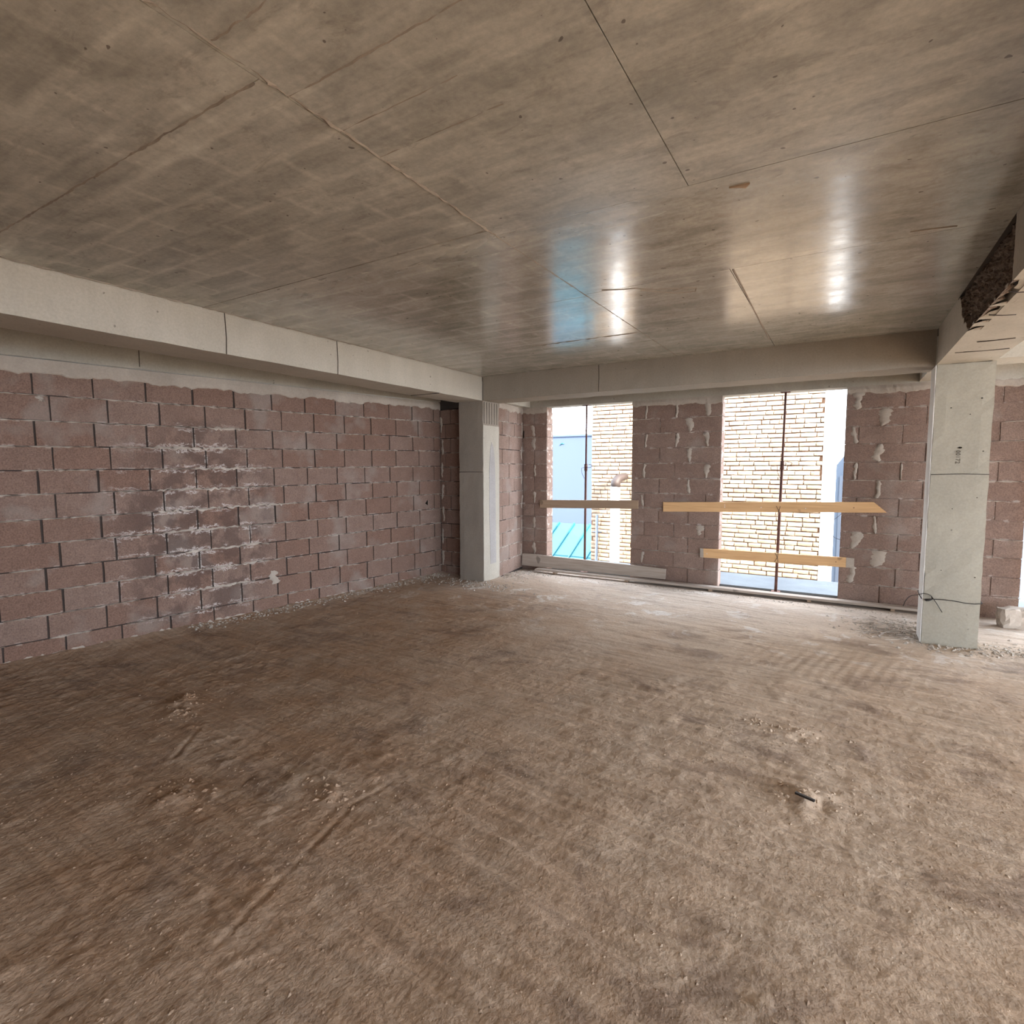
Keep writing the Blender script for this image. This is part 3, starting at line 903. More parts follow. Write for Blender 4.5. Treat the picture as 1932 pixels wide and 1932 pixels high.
# --- left wall, skewed 7.4 degrees. u = distance measured as world Y along the face / cos
AL = 0.13
cosA = math.cos(AL)
wl = empty('wall_left', (0, 0, 0))
tag(wl, 'reddish-brown hollow-block wall on the left with white lime stains', None, None, 'structure')
WLw = Wall(wl, (-0.93, 0, 0), (math.sin(AL), math.cos(AL), 0), (math.cos(AL), -math.sin(AL), 0), 0.25, 'block')
Y0, Y1, Y2 = -4.45, -2.46, 0.11
zA = [-0.049, 0.142, 0.352, 0.544, 0.735, 0.943, 1.141, 1.348, 1.541, 1.736, 1.941, 2.146, 2.339]
zB = [-0.002, 0.184, 0.371, 0.582, 0.766, 0.972, 1.174, 1.37, 1.567, 1.764, 1.966, 2.176, 2.338]
zC = [-0.060, 0.136, 0.366, 0.556, 0.758, 0.966, 1.179, 1.375, 1.578, 1.800, 1.986, 2.205, 2.420]
def zrow(k_):
    p = np.poly1d(np.polyfit([Y0, Y1, Y2], [zA[k_], zB[k_], zC[k_]], 1 if k_ else 1))
    return lambda u: float(p(max(u * cosA, -6.6)))
rows = [zrow(k_) for k_ in range(13)]
UE = 0.243 / cosA
for k_ in range(12):
    zl, zh = rows[k_], rows[k_ + 1]
    top = 11 - k_
    off = 0.118 if top % 2 == 0 else 0.118 - 0.3935 + 0.107
    js = [UE]
    y = off
    while y > -9.4:
        if y / cosA < UE - 0.03: js.append(y / cosA + WLw.rs.uniform(-.006, .006))
        y -= 0.3935
    for a, b in zip(js[1:], js[:-1]):
        um = (a + b) / 2
        tl = math.atan((zl(b) - zl(a)) / (b - a))
        WLw.block(a, b, zl(um), zh(um), 0.006 + 0.008 * WLw.rs.rand() ** 1.5, tl)
    if k_ > 0:
        WLw.bead(-6.5, UE, zl, 0.75, 0.0045, 0.005)
WLw.backing(-9.6, UE + 0.05, -0.1, 2.40)
WLw.cap(-9.4, UE, rows[12], lambda u: 2.455 + 0.0105 * (u + 2))
# extra lime crust where water ran down
for k_ in range(2, 11):
    for q in range(2):
        c0 = -3.35 + WLw.rs.uniform(-.2, .75)
        WLw.bead(c0, c0 + WLw.rs.uniform(.25, .6), lambda u, r=rows[k_]: r(u) + WLw.rs.uniform(-.012, .012), 1.0, 0.010, 0.006)
WLw.smear(-2.33, 0.36, 0.17, 0.15, 0.01, 3)
WLw.smear(-1.26, 2.36, 0.05, 0.03, 0.01, 4)
WLw.smear(-4.18, 2.12, 0.05, 0.045, 0.012, 5)
# rubble mortar skirt at the foot
rs = WLw.rs
vv, ff = [], []
for i in range(260):
    u = -8.5 + i * (8.7 / 259)
    vv += [WLw.P(u, 0.045 + rs.uniform(-.02, .025) - 0.02, -0.004), WLw.P(u, 0.02 + rs.uniform(-.01, .01) - 0.02, 0.018 + rs.uniform(-.008, .012)), WLw.P(u, -0.06, 0.04 + rs.uniform(0, .02))]
for i in range(259):
    q = i * 3
    ff += [(q, q + 1, q + 4, q + 3), (q + 1, q + 2, q + 5, q + 4)]
pyd('foot_mortar', vv, ff, M['mortar'], wl)
WLw.finish()
# small broken hole in a block near the corner
c = WLw.P(-0.03 / 1, 1.06, 0.0005)
pyd('broken_hole', [WLw.P(-0.02, 1.11, .003), WLw.P(-0.02, 1.03, .003), WLw.P(-0.07, 1.06, .003)], [(0, 1, 2)], M['hole'], wl)

# lintel band over the left wall (second beam, set back)
lb = empty('lintel_beam', tuple(WLw.P(-2, 2.47)))
tag(lb, 'narrow set-back concrete lintel beam on top of the left block wall', 'beam')
n = 60
vs, fs = [], []
for i in range(n + 1):
    u = -9.4 + (9.4 + UE) * i / n
    zb = 2.462 + 0.0105 * (u + 2) + 0.004 + rs.uniform(-.002, .002)
    for out, z in ((0.012, H + .01), (0.012 + rs.uniform(-.001, .001), zb + 0.006), (0.006, zb), (-0.25, zb)):
        p = WLw.P(u, z, out); vs.append((p.x, p.y, p.z))
for i in range(n):
    q = i * 4
    for e in range(3):
        fs.append((q + e, q + e + 1, q + e + 5, q + e + 4))
fs.append((n * 4, n * 4 + 1, n * 4 + 2, n * 4 + 3)); fs.append((3, 2, 1, 0))
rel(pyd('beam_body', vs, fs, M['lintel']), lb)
rel(tube('formwork_joint', [WLw.P(-3.49, 2.47, 0.0125), WLw.P(-3.49, H, 0.0125)], 0.0035, M['mortar_dark'], None, 4), lb)

# --- niche wall beside the corner column
wn = empty('wall_back', (0, 0, 0))
tag(wn, 'dark block wall of the narrow niche behind the corner column', None, None, 'structure')
NW = Wall(wn, (-0.93, 0.25, 0), (1, 0, 0), (0, -1, 0), 0.2, 'block')
nz = [-0.06 + 0.2035 * q for q in range(13)]
for k_ in range(12):
    js = [0.0, 0.20, 0.56] if k_ % 2 else [0.0, 0.11, 0.50, 0.56]
    for a, b in zip(js[:-1], js[1:]): NW.block(a, b, nz[k_], nz[k_ + 1])
    if k_: NW.bead(0, 0.54, lambda u, z=nz[k_]: z, 0.4)
for q in range(7): NW.smear(0.045 + 0.01 * (q % 3), 0.25 + q * 0.32, 0.05, 0.22, 0.008, 80 + q)
NW.backing(-0.2, 0.60, -0.1, 2.40)
NW.finish()
box('wall_core', -1.2, -0.95, 0.2, 1.5, -0.1, H, M['mortar_dark'], wn)

# --- facade wall
FZ = [0.03, 0.232, 0.435, 0.634, 0.818, 1.012, 1.212, 1.411, 1.613, 1.818, 2.012, 2.205, 2.388]
wf = empty('wall_far', (0, 0, 0))
tag(wf, 'far block wall with two tall window openings', None, None, 'structure')
FY = 1.28
FW = Wall(wf, (0, FY, 0), (1, 0, 0), (0, -1, 0), 0.2, 'block_far')
W1 = (0.28, 1.592); W2 = (2.752, 4.083); W3 = (5.66, 7.05)
piers = [(-0.13, W1[0]), (W1[1], W2[0]), (W2[1], W3[0]), (W3[1], 12.2)]
smears = []
for pi, (p0, p1) in enumerate(piers):
    for k_ in range(12):
        top = 11 - k_
        if pi == 1:
            J = [1.775, 2.181, 2.578] if top % 2 == 0 else [1.97, 2.365]
        elif pi == 0:
            J = [0.07]
        else:
            st = 4.216 if top % 2 == 0 else 4.42
            J = []
            y = st + (0.06 if top == 11 else 0)
            while y < p1 - 0.05:
                if y > p0 + 0.05: J.append(y)
                y += 0.4 if pi == 3 else 0.403
        js = [p0] + [j + FW.rs.uniform(-.006, .006) for j in J] + [p1]
        zz = [FZ[k_], FZ[k_ + 1]]
        for a, b in zip(js[:-1], js[1:]): FW.block(a, b, zz[0], zz[1], 0.007)
        if k_: FW.bead(p0, p1, lambda u, z=zz[0]: z, 0.62, 0.004, 0.004)
        # mortar wiped over some head joints
        zc = (zz[0] + zz[1]) / 2
        if pi == 1 and k_ > 5:
            for j in (J if top in (0, 2) else J[-1:] if top % 2 else J[:1] + J[2:]):
                smears.append((j, zc, FW.rs.uniform(.045, .075), 0.18))
        if pi == 1 and top == 8: smears.append((2.50, zc + .02, 0.11, 0.13))
        if pi == 1 and top in (6, 10): smears.append((1.76, zc, 0.05, 0.16))
        if pi == 0 and top in (1, 2, 4, 6, 8, 10): smears.append((0.07, zc, 0.06, 0.17))
        if pi == 2 and top % 2 == 1 and top in (1, 3, 5, 7, 9): smears.append((4.415, zc, (.14, .12, .09, .06, .12)[top // 2], 0.19))
        if pi == 2 and top % 2 == 0 and top in (0, 2, 4, 8, 10): smears.append((4.19, zc, (.13, .08, .05, 0, .10, .11)[top // 2], 0.19))
        if pi == 2 and top == 4: smears.append((4.62, zc, 0.03, 0.18))
    FW.cap(p0, p1, lambda u: FZ[12], lambda u: 2.452)
    box('wall_core', (p0 + 0.010) if pi else -0.5, p1 - 0.010, FY + 0.014, FY + 0.2, -0.1, 2.45, M['mortar_dark'] if 0 else M['block_far'], wf)
for q, (u, z, w_, h_) in enumerate(smears): FW.smear(u, z, w_, h_, 0.008, q)
FW.finish()
# plastered reveals (light mortar lines on jambs of the openings)
for (x, sgn) in ((W1[0], 1), (W2[0], 1), (W1[1], -1), (W2[1], -1)):
    for k_ in range(12):
        bm = bmesh.new()
        box_bm(bm, min(x - sgn * .012, x + sgn * .0015), max(x - sgn * .012, x + sgn * .0015), FY + 0.012, FY + 0.199, FZ[k_] + 0.003, FZ[k_ + 1] - 0.004, 0.002)
        o = link_mesh('reveal_block', bm_mesh('reveal_block', bm), M['block_far'], wf)
prism('dark_gap', [(-0.125, 2.00), (-0.108, 2.02), (-0.105, 2.12), (-0.12, 2.11)], 'y', FY - 0.004, FY + 0.002, M['hole'], wf)

lt = empty('lintel_beam', (3, FY, 2.5))
tag(lt, 'concrete lintel beam resting on the far wall over both windows', 'beam')
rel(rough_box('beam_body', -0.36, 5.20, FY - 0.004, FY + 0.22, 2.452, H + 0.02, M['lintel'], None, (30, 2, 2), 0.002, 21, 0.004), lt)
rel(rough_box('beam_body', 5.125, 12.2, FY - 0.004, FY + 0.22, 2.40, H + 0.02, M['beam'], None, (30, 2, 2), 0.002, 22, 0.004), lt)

# return wall between corner column and facade
wr = empty('wall_return', (0, 0, 0))
tag(wr, 'short return block wall between the corner column and the left window', None, None, 'structure')
d = Vector((-0.13, FY - 0.40, 0)); Lr = d.length; d.normalize()
RW = Wall(wr, (-0.0, 0.40, 0), d, (d.y, -d.x, 0), 0.2, 'block_far')
for k_ in range(12):
    top = 11 - k_
    J = [0.36, 0.70] if top % 2 == 0 else [0.12, 0.56]
    js = [0.0] + J + [Lr + .01]
    z0, z1 = FZ[k_] - 0.006 * (1 if k_ == 0 else 0), FZ[k_ + 1]
    for a, b in zip(js[:-1], js[1:]): RW.block(a, b, z0, z1, 0.006)
    if k_: RW.bead(0, Lr, lambda u, z=z0: z, 0.75, 0.0045, 0.005)
RW.backing(0, Lr + .05, -0.1, 2.45)
RW.cap(0, Lr, lambda u: FZ[12], lambda u: 2.455)
for q in range(6): RW.smear(Lr - 0.05, 0.3 + q * 0.37, 0.06, 0.2, 0.008, 60 + q)
RW.finish()

# rest of the shell, out of the picture
wb = empty('wall_rear', (0, 0, 0)); tag(wb, 'plain block wall behind the camera', None, None, 'structure')
box('wall_core', -2.4, 6.8, -9.7, -9.5, -0.1, H + .1, M['block_far'], wb)
wrt = empty('wall_right', (0, 0, 0)); tag(wrt, 'low block parapet along the open right side of the building', None, None, 'structure')
box('parapet', 11.9, 12.1, -9.6, 1.45, -0.1, 0.3, M['block_far'], wrt)
for yy in (-9.4, -4.0, 1.2): box('pillar', 11.85, 12.15, yy - .2, yy + .2, -0.1, H + .05, M['column'], wrt)

# ------------------------------------------------------------------ balcony slab and outside
bs = rough_box('balcony_slab', -2.3, 12.4, 1.49, 2.39, -0.22, 0.028, M['balcony'], None, (40, 4, 1), 0.004, 31, 0.004)
tag(bs, 'dusty grey concrete balcony slab outside the windows', None, None, 'structure')
gr = box('ground', -60, 60, -50, 70, -3.45, -3.4, M['ground'])
tag(gr, 'bare yard ground below the building', None, None, 'structure')

bw = empty('brick_building', (1.6, 5.2, -3.4))
tag(bw, 'sunlit cream brick house wall with white plastered corner beyond the windows', 'building')
BX0, BX1, BY = -0.57, 3.76, 5.0
rel(box('wall_body', BX0, BX1, BY + 0.02, BY + 0.5, -3.4, 5.2, M['brick_joint']), bw)
def brick_mesh(seed):
    rs = np.random.RandomState(seed)
    bm = bmesh.new()
    pts = []
    segx = 3
    f = [[bm.verts.new((-0.5 + i / segx + rs.uniform(-.03, .03), -0.5 + (0.12 if True else 0) * rs.rand() + (0.1 if i in (0, segx) else 0), (-0.5 if j == 0 else 0.5) * rs.uniform(0.84, 1.0))) for i in range(segx + 1)] for j in (0, 1)]
    mid = [bm.verts.new((-0.5 + i / segx, -0.62 + rs.rand() * .1 + (0.12 if i in (0, segx) else 0), rs.uniform(-.05, .05))) for i in range(segx + 1)]
    R = [f[0], mid, f[1]]
    for j in range(2):
        for i in range(segx):
            bm.faces.new((R[j][i], R[j][i + 1], R[j + 1][i + 1], R[j + 1][i]))
    bk = [[bm.verts.new((v.co.x, 0.5, v.co.z)) for v in f[j]] for j in (0, 1)]
    for i in range(segx):
        bm.faces.new((f[1][i], f[1][i + 1], bk[1][i + 1], bk[1][i]))
        bm.faces.new((f[0][i], bk[0][i], bk[0][i + 1], f[0][i + 1]))
    bm.faces.new((f[0][0], mid[0], f[1][0], bk[1][0], bk[0][0]))
    bm.faces.new((f[0][segx], bk[0][segx], bk[1][segx], f[1][segx], mid[segx]))
    me = bm_mesh('brick', bm)
    me.materials.append(M['brick'])
    return me
BM = [brick_mesh(s_) for s_ in range(8)]
BV = []
for me in BM:
    BV.append((np.array([v.co[:] for v in me.vertices]), [tuple(p.vertices) for p in me.polygons]))
sv, sf = [], []
rs = np.random.RandomState(99)
zc = -1.3
row = 0
single = 0
cells = []
while zc < 3.7:
    hh = 0.0845 + rs.uniform(-.004, .004)
    x = BX0 - rs.uniform(0, 0.2)
    while x < BX1:
        L = rs.choice([0.24, 0.27, 0.30, 0.15, 0.20], p=[.35, .25, .15, .12, .13]) + rs.uniform(-.015, .015)
        a, b = max(x, BX0), min(x + L, BX1)
        if b - a > 0.05: cells.append((a, b, zc, zc + hh))
        x += L
    zc += hh
def visible_cell(c):
    a, b, z0, z1 = c
    return (b > 1.9 and z0 > -0.42 and z1 < 2.86)
near = sorted([c for c in cells if visible_cell(c)], key=lambda c: -c[0])[:300]
nearset = set(near)
for c in cells:
    a, b, z0, z1 = c
    L, hh = (b - a) - rs.uniform(.008, .016), (z1 - z0) - rs.uniform(.008, .017)
    mi = rs.randint(8)
    ctr = Vector(((a + b) / 2, BY + 0.012 + rs.uniform(-.007, .007), (z0 + z1) / 2 + rs.uniform(-.003, .003)))
    if c in nearset:
        o = bpy.data.objects.new('brick', BM[mi]); COL.objects.link(o)
        o.parent = bw; o.matrix_parent_inverse = Matrix.Translation(-Vector(bw.location))
        o.matrix_basis = Matrix.Translation(ctr) @ Matrix.Rotation(rs.uniform(-.012, .012), 4, 'Y') @ Matrix.Diagonal((L, 0.05, hh, 1))
    else:
        v, fcs = BV[mi]
        b0 = len(sv)
        sv += [(p[0] * L + ctr.x, p[1] * 0.05 + ctr.y, p[2] * hh + ctr.z) for p in v]
        sf += [tuple(i + b0 for i in q) for q in fcs]
o = rel(pyd('brickwork', sv, sf, M['brick']), bw); o['kind'] = 'stuff'
rel(box('plaster_corner', BX1, BX1 + 0.13, BY - 0.01, BY + 0.5, -3.4, 5.2, M['plaster']), bw)

vp = empty('vent_pipe', (0.10, BY - 0.3, -3.4))
tag(vp, 'white vertical vent pipe with grey elbow on the sunlit brick wall', 'pipe')
rel(tube('pipe_body', [(0.10, BY - 0.34, -3.4), (0.10, BY - 0.34, 1.18)], 0.095, M['pipe'], None, 16), vp)
rel(tube('elbow', [(0.10, BY - 0.34, 1.16), (0.105, BY - 0.335, 1.26), (0.13, BY - 0.28, 1.33), (0.17, BY - 0.16, 1.36), (0.20, BY - 0.03, 1.37)], [0.098, 0.095, 0.085, 0.075, 0.07], M['hood'], None, 14), vp)
dp = empty('downpipe', (-0.43, BY - 0.05, -3.4))
tag(dp, 'thin pale blue downpipe at the left edge of the brick wall', 'pipe')
rel(tube('pipe_body', [(-0.42, BY - 0.09, -3.4), (-0.40, BY - 0.09, 0.55)], 0.03, M['downpipe'], None, 8), dp)
rel(tube('bracket', [(-0.50, BY - 0.08, 0.18), (-0.30, BY - 0.05, 0.18)], 0.012, M['downpipe'], None, 6), dp)

# building with turquoise standing-seam roof, house with blue sky shade in its colour behind
tb = empty('turquoise_roof_house', (-3.0, 7.5, -3.4))
tag(tb, 'low house with turquoise standing-seam metal roof seen through the left window', 'building')
def roof_pt(x, t):   # t 0 at the eave (near), 1 at the ridge (far)
    return (x, 6.0 + 3.0 * t, -1.75 + 1.62 * t)
rel(prism('roof_sheet', [(6.0, -1.75), (9.0, -0.13), (9.0, -0.19), (6.0, -1.81)], 'x', -9.0, -0.75, M['teal']), tb)
for q in range(17):
    x = -8.8 + q * 0.5
    pts = [Vector(roof_pt(x, 0)) + Vector((0, 0, .02)), Vector(roof_pt(x, 1)) + Vector((0, 0, .02))]
    rel(tube('seam', pts, 0.028, M['teal'], None, 5), tb)
rel(box('sheet_lap', -9.0, -0.75, 7.60, 7.63, -0.885, -0.865, M['teal']), tb)
rel(box('wall_body', -8.9, -0.85, 6.3, 9.0, -3.4, -1.72, M['plaster']), tb)
bb = empty('sky_tinted_house', (-4, 12, -3.4))
tag(bb, 'tall rendered house wall, blue sky shade in its colour, behind the turquoise roof', 'building')
rel(box('wall_body', -12, -1.2, 12.0, 18, -3.4, 2.66, M['sky_tinted_wall']), bb)
rel(box('parapet_cap', -12.05, -1.15, 11.95, 18.05, 2.66, 2.72, M['sky_tinted_wall']), bb)
rel(tube('wall_mark', [(-4.75, 11.99, 2.36), (-4.68, 11.98, 2.42), (-4.6, 11.99, 2.40)], 0.02, M['teal'], None, 5), bb)

db = empty('distant_house', (4.6, 9.5, -3.4))
tag(db, 'narrow pale blue house with sloping roof edge at the right of the right window', 'building')
rel(prism('wall_body', [(3.92, -3.4), (9.0, -3.4), (9.0, 5.6), (4.45, 2.9), (4.30, 2.15), (3.92, 1.60)], 'y', 9.0, 9.3, M['distant']), db)
rel(box('side_panel', 4.0, 4.16, 8.94, 9.0, -3.4, 1.35, M['downpipe']), db)
rel(prism('roof_gable', [(4.50, -3.4), (4.78, -3.4), (4.78, 3.4), (4.66, 3.3), (4.50, 1.7)], 'y', 8.5, 8.9, M['orange']), db)

# ------------------------------------------------------------------ planks, boards, props
def board(name, label, cat, pts, y0, y1, mat, group=None):
    o = prism(name, pts, 'y', y0, y1, mat)
    bm = bmesh.new(); bm.from_mesh(o.data)
    bmesh.ops.bevel(bm, geom=bm.edges[:], offset=0.0025, segments=1, affect='EDGES')
    bm.to_mesh(o.data); bm.free()
    c = sum((v.co for v in o.data.vertices), Vector()) / len(o.data.vertices)
    for v in o.data.vertices: v.co -= c
    o.location = c
    return tag(o, label, cat, group)

board('guard_board', 'short greyish board nailed across the left window opening at waist height', 'board',
      [(0.18, 0.953), (1.70, 0.994), (1.698, 1.110), (0.18, 1.073)], FY - 0.027, FY - 0.001, M['wood_mid'])
b2 = board('guard_board', 'long orange pine board with pointed right end across the right window', 'board',
      [(2.043, 0.971), (4.511, 1.057), (4.385, 1.171), (2.04, 1.098)], FY - 0.027, FY - 0.001, M['wood_new'])
b3 = board('guard_board', 'lower orange pine board across the right window at knee height', 'board',
      [(2.551, 0.397), (4.15, 0.413), (4.15, 0.527), (2.541, 0.515)], FY - 0.027, FY - 0.001, M['wood_new'])
e = prism('cement_stained_end', [(4.15, 0.413), (4.229, 0.415), (4.229, 0.525), (4.15, 0.527)], 'y', FY - 0.0275, FY - 0.001, M['mortar'])
e.parent = b3; e.matrix_parent_inverse = Matrix.Translation(-b3.location)
e = prism('cement_stained_end', [(2.535, 0.397), (2.58, 0.398), (2.575, 0.515), (2.53, 0.515)], 'y', FY - 0.0275, FY - 0.001, M['mortar'])
e.parent = b3; e.matrix_parent_inverse = Matrix.Translation(-b3.location)
for bo, spots in ((b2, ((2.82, 1.06), (2.82, 1.085), (3.24, 1.07), (3.72, 1.075), (4.2, 1.10))), (b3, ((2.62, 0.45), (4.05, 0.47)))):
    for (x, z) in spots:
        nl = tube('nail', [(x, FY - 0.032, z), (x, FY - 0.02, z)], 0.005, M['pipe'] if x < 4 else M['wire'], None, 6)
        nl.parent = bo; nl.matrix_parent_inverse = Matrix.Translation(-bo.location)
FLZ = 0.0
board('kick_board', 'wide dusty grey board standing on edge against the left window foot', 'board',
      [(-0.11, 0.062), (2.10, 0.070), (2.11, 0.211), (-0.10, 0.250)], 1.205, 1.232, M['wood_old'])
lp = board('floor_plank', 'long narrow plank lying flat on the floor along the far wall', 'plank',
      [(0.17, 0.026), (4.95, 0.026), (4.95, 0.054), (0.20, 0.058)], 1.085, 1.203, M['wood_old'])
for x in (0.5, 1.6, 2.7, 3.8, 4.6):
    e = box('batten', x - .02, x + .02, 1.10, 1.19, 0.0, 0.0265, M['wood_mid'])
    e.parent = lp; e.matrix_parent_inverse = Matrix.Translation(-lp.location)
lp2 = board('floor_plank', 'thin plank lying at the right window foot behind the long floor plank', 'plank',
      [(2.16, 0.004), (4.60, 0.004), (4.60, 0.040), (2.16, 0.040)], 1.207, 1.272, M['wood_old'])


def prop(label, xt, xb, y, z0, z1, zc):
    r = empty('steel_prop', (xb, y, z0))
    tag(r, label, 'prop', 'rusty steel props standing in the windows')
    def X(z): return xb + (xt - xb) * (z - z0) / (z1 - z0)
    rel(tube('outer_tube', [(X(z0 + .006), y, z0 + .006), (X(zc), y, zc)], 0.017, M['rust'], None, 12), r)
    rel(tube('inner_tube', [(X(zc - .02), y, zc - .02), (X(z1), y, z1 - .006)], 0.013, M['rust'], None, 12), r)
    rel(tube('collar', [(X(zc - .05), y, zc - .05), (X(zc + .05), y, zc + .05)], 0.023, M['rust'], None, 12), r)
    rel(box('base_plate', xb - .05, xb + .05, y - .05, y + .05, z0, z0 + .006, M['rust']), r)
    rel(box('head_plate', xt - .05, xt + .05, y - .05, y + .05, z1 - .006, z1, M['rust']), r)
    g = [(X(zc) + 0.02, y, zc + .0)]
    for q in range(13):
        an = q / 12 * math.pi * 1.7
        g.append((X(zc) + 0.06 + 0.05 * math.cos(an + 2.6), y - 0.05 + 0.02 * q / 12, zc + 0.02 + 0.022 * math.sin(an + 2.6)))
    rel(tube('pin_handle', g, 0.0035, M['rust'], None, 6), r)
    rel(tube('pin_chain', [(X(zc) - .015, y - .02, zc), (X(zc) - .05, y - .04, zc - .01), (X(zc) - .045, y - .04, zc - .08), (X(zc) - .01, y - .03, zc - .16)], 0.003, M['rust'], None, 6), r)
    return r
prop('rusty telescopic steel prop standing in the left window', 0.880, 0.868, 1.37, 0.028, 2.452, 1.56)
p2 = prop('thick rusty telescopic steel prop standing in the right window', 3.455, 3.424, 1.36, 0.028, 2.452, 1.58)
for zz in (1.03, 0.47):
    for s_ in (-1, 1):
        o = tube('binding_wire', [(3.43 - s_ * .02, FY - 0.030, zz - .055), (3.44, FY - 0.033, zz), (3.43 + s_ * .02, FY - 0.030, zz + .06), (3.44, FY + 0.06, zz + .065)], 0.0025, M['wire'], None, 5)
        o.parent = p2; o.matrix_parent_inverse = Matrix.Translation(-Vector(p2.location))
gw = tube('loose_wire', [(4.083, 1.33, 1.02), (4.02, 1.31, 0.96), (3.95, 1.32, 0.93), (3.93, 1.32, 0.86), (3.96, 1.32, 0.80), (4.03, 1.31, 0.74), (4.082, 1.33, 0.72)], 0.0025, M['wire'], None, 5)
tag(gw, 'thin wire looping out of the right side of the right window', 'wire')
# window 3 timber and broken block on the far right
tp = prism('timber_post', [(5.672, 1.10), (5.735, 1.10), (5.735, 1.16), (5.672, 1.16)], 'z', -0.01, 2.35, M['wood_mid'])
tag(tp, 'upright timber post at the extreme right edge against the wall', 'post')
cb = rough_box('broken_block', -0.12, 0.12, -0.08, 0.08, 0.0, 0.20, M['mortar'], None, (5, 4, 5), 0.012, 41, 0.022)
cb.location = (5.56, 0.95, 0.0); cb.rotation_euler = (0.03, -0.05, 0.25)
tag(cb, 'broken pale concrete block on the floor near the right edge', 'block')

# ------------------------------------------------------------------ rubble and clods
def chips(name, n, place, smin, smax, mat, label, seed, cat, flat=0.6, parent=None):
    rs = np.random.RandomState(seed)
    base = np.array([(1, 0, 0), (-1, 0, 0), (0, 1, 0), (0, -1, 0), (0, 0, 1), (0, 0, -1)], float)
    fc = [(0, 2, 4), (2, 1, 4), (1, 3, 4), (3, 0, 4), (2, 0, 5), (1, 2, 5), (3, 1, 5), (0, 3, 5)]
    P = np.array([place(rs) for _ in range(n)])
    Z = floor_height(P[:, 0], P[:, 1])
    vs, fs = [], []
    for i in range(n):
        s_ = smin + (smax - smin) * rs.rand() ** 3
        v = base * (0.6 + 0.8 * rs.rand(6, 1)) * s_ * np.array([1, rs.uniform(.5, 1.2), flat])
        a = rs.uniform(0, 6.28); R = np.array([[math.cos(a), -math.sin(a), 0], [math.sin(a), math.cos(a), 0], [0, 0, 1]])
        v = v @ R.T + np.array([P[i, 0], P[i, 1], Z[i] + s_ * 0.05])
        b = len(vs); vs += v.tolist(); fs += [tuple(b + j for j in f) for f in fc]
    o = pyd(name, vs, fs, mat, floor)
    return tag(o, label, None, None, 'stuff')

def pl_any(rs):
    return (rs.uniform(-1.2, 5.6), rs.uniform(-5.7, 0.9))
def pl_fore(rs):
    while True:
        x, y = rs.uniform(0.3, 5.0), rs.uniform(-5.7, -2.2)
        if vnoise(np.array([x * 1.3]), np.array([y * 1.3]), 61)[0] > rs.uniform(-.7, .6): return (x, y)
chips('soil_crumbs', 12000, pl_any, 0.0015, 0.006, M['soil'], 'fine soil crumbs scattered over the floor', 1, 'soil', 0.35)
chips('soil_clods', 6000, pl_fore, 0.002, 0.010, M['soil'], 'loose clods of brown earth in the foreground', 2, 'soil', 0.35)
piles = ((0.34, -4.1, .12), (0.52, -4.24, .08), (1.41, -4.72, .12), (3.91, -2.49, .13), (3.98, -3.18, .12), (2.04, -4.34, .1), (3.75, -2.48, .08))
chips('clod_piles', 420, lambda rs: (lambda p: (p[0] + rs.normal(0, p[2]), p[1] + rs.normal(0, p[2] * .5)))(piles[rs.randint(len(piles))]), 0.004, 0.017, M['soil'], 'small heaps of bigger earth clods on the floor', 3, 'soil')
def pl_wall(rs):
    y = rs.uniform(-3.2, 0.2); return (-0.93 + 0.13 * y + 0.03 + abs(rs.normal(0, 0.09)), y)
chips('wall_foot_rubble', 1300, pl_wall, 0.003, 0.018, M['chip'], 'grey mortar crumbs along the foot of the left wall', 4, 'rubble')
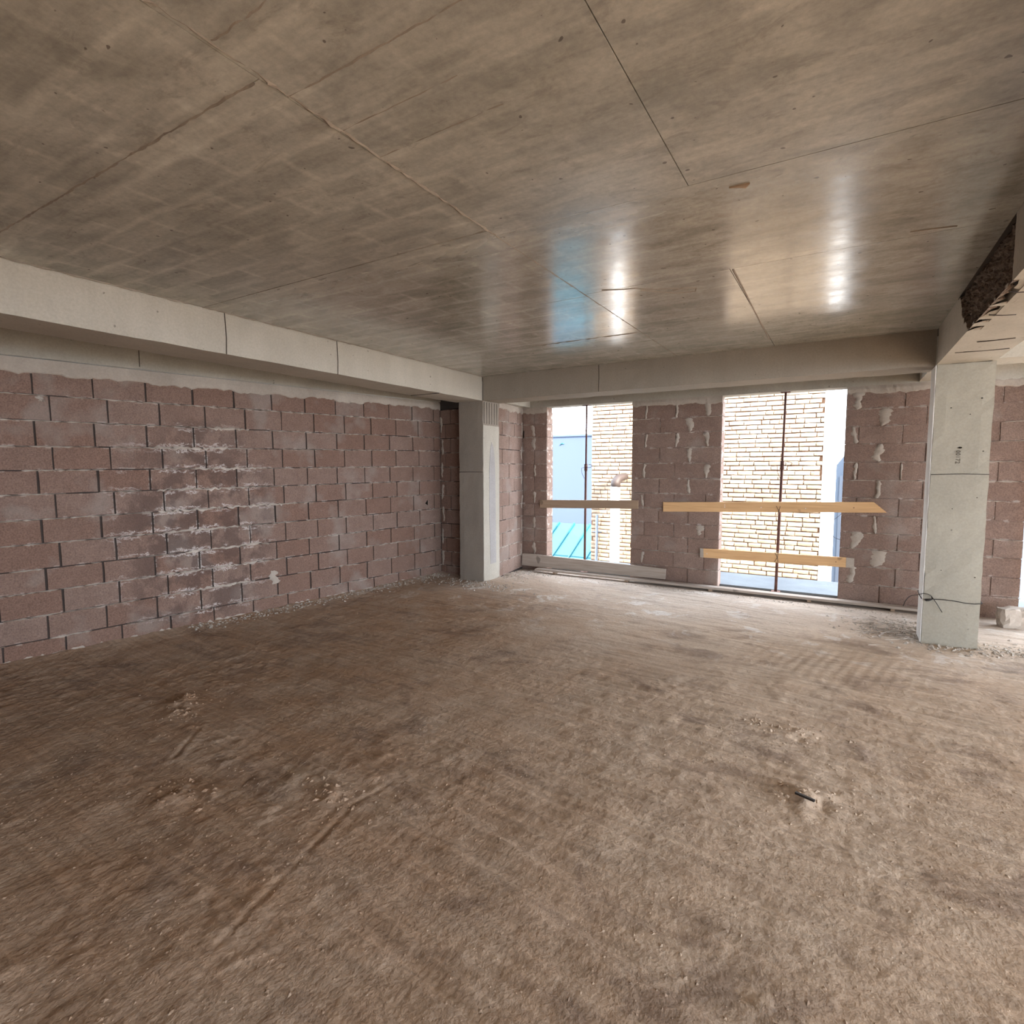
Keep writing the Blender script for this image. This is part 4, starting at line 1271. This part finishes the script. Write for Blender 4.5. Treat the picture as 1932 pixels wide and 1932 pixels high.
def pl_corner(rs):
    r = rs.rand()
    if r < .5: return (rs.normal(0.12, 0.22), rs.uniform(0.35, 1.15))
    return (rs.normal(-0.1, 0.35), rs.normal(-0.12, 0.10))
chips('corner_rubble', 1200, pl_corner, 0.004, 0.022, M['chip'], 'mortar rubble around the corner column foot', 5, 'rubble')
chips('column_rubble', 1500, lambda rs: (rs.normal(4.62, 0.22), rs.normal(0.33, 0.22)) if rs.rand() < .5 else (rs.uniform(4.7, 5.6), rs.normal(-0.12 + 0.2 * rs.rand(), 0.10)), 0.004, 0.024, M['chip'], 'pale rubble and dust around the square column foot', 6, 'rubble')
chips('plank_rubble', 900, lambda rs: (rs.uniform(0.3, 4.9), rs.normal(0.98, 0.07)), 0.003, 0.014, M['chip'], 'mortar crumbs along the floor plank', 8, 'rubble')
# straw-like wire and splinter litter beside the column
vs, fs = [], []
rs = np.random.RandomState(12)
for i in range(110):
    x, y = rs.normal(4.52, 0.14), rs.normal(0.22, 0.16)
    if x > 4.72: x = 4.72 - (x - 4.72)
    a = rs.uniform(0, 3.14); L = rs.uniform(.03, .11)
    z = float(floor_height(np.array([x]), np.array([y]))[0]) + 0.004 + 0.012 * rs.rand()
    dx, dy = math.cos(a) * L, math.sin(a) * L; nx, ny = -math.sin(a) * .003, math.cos(a) * .003
    b = len(vs)
    vs += [(x - dx, y - dy, z), (x + dx, y + dy, z + .01 * rs.rand()), (x + dx + nx, y + dy + ny, z + .004), (x - dx + nx, y - dy + ny, z + .006), (x, y, z + .007)]
    fs += [(b, b + 1, b + 4), (b + 1, b + 2, b + 4), (b + 2, b + 3, b + 4), (b + 3, b, b + 4), (b, b + 3, b + 2, b + 1)]
o = pyd('splinter_litter', vs, fs, M['mortar'], floor); tag(o, 'pale splinters and straw heaped at the left side of the square column', None, None, 'stuff')
st = prism('stick', [(3.955, -3.235), (4.035, -3.262), (4.040, -3.252), (3.960, -3.222)], 'z', 0.02, 0.03, M['wire'])
st.location.z = float(floor_height(np.array([4.0]), np.array([-3.24]))[0]) - 0.012
tag(st, 'short black stick on the dirt floor at right', 'stick')
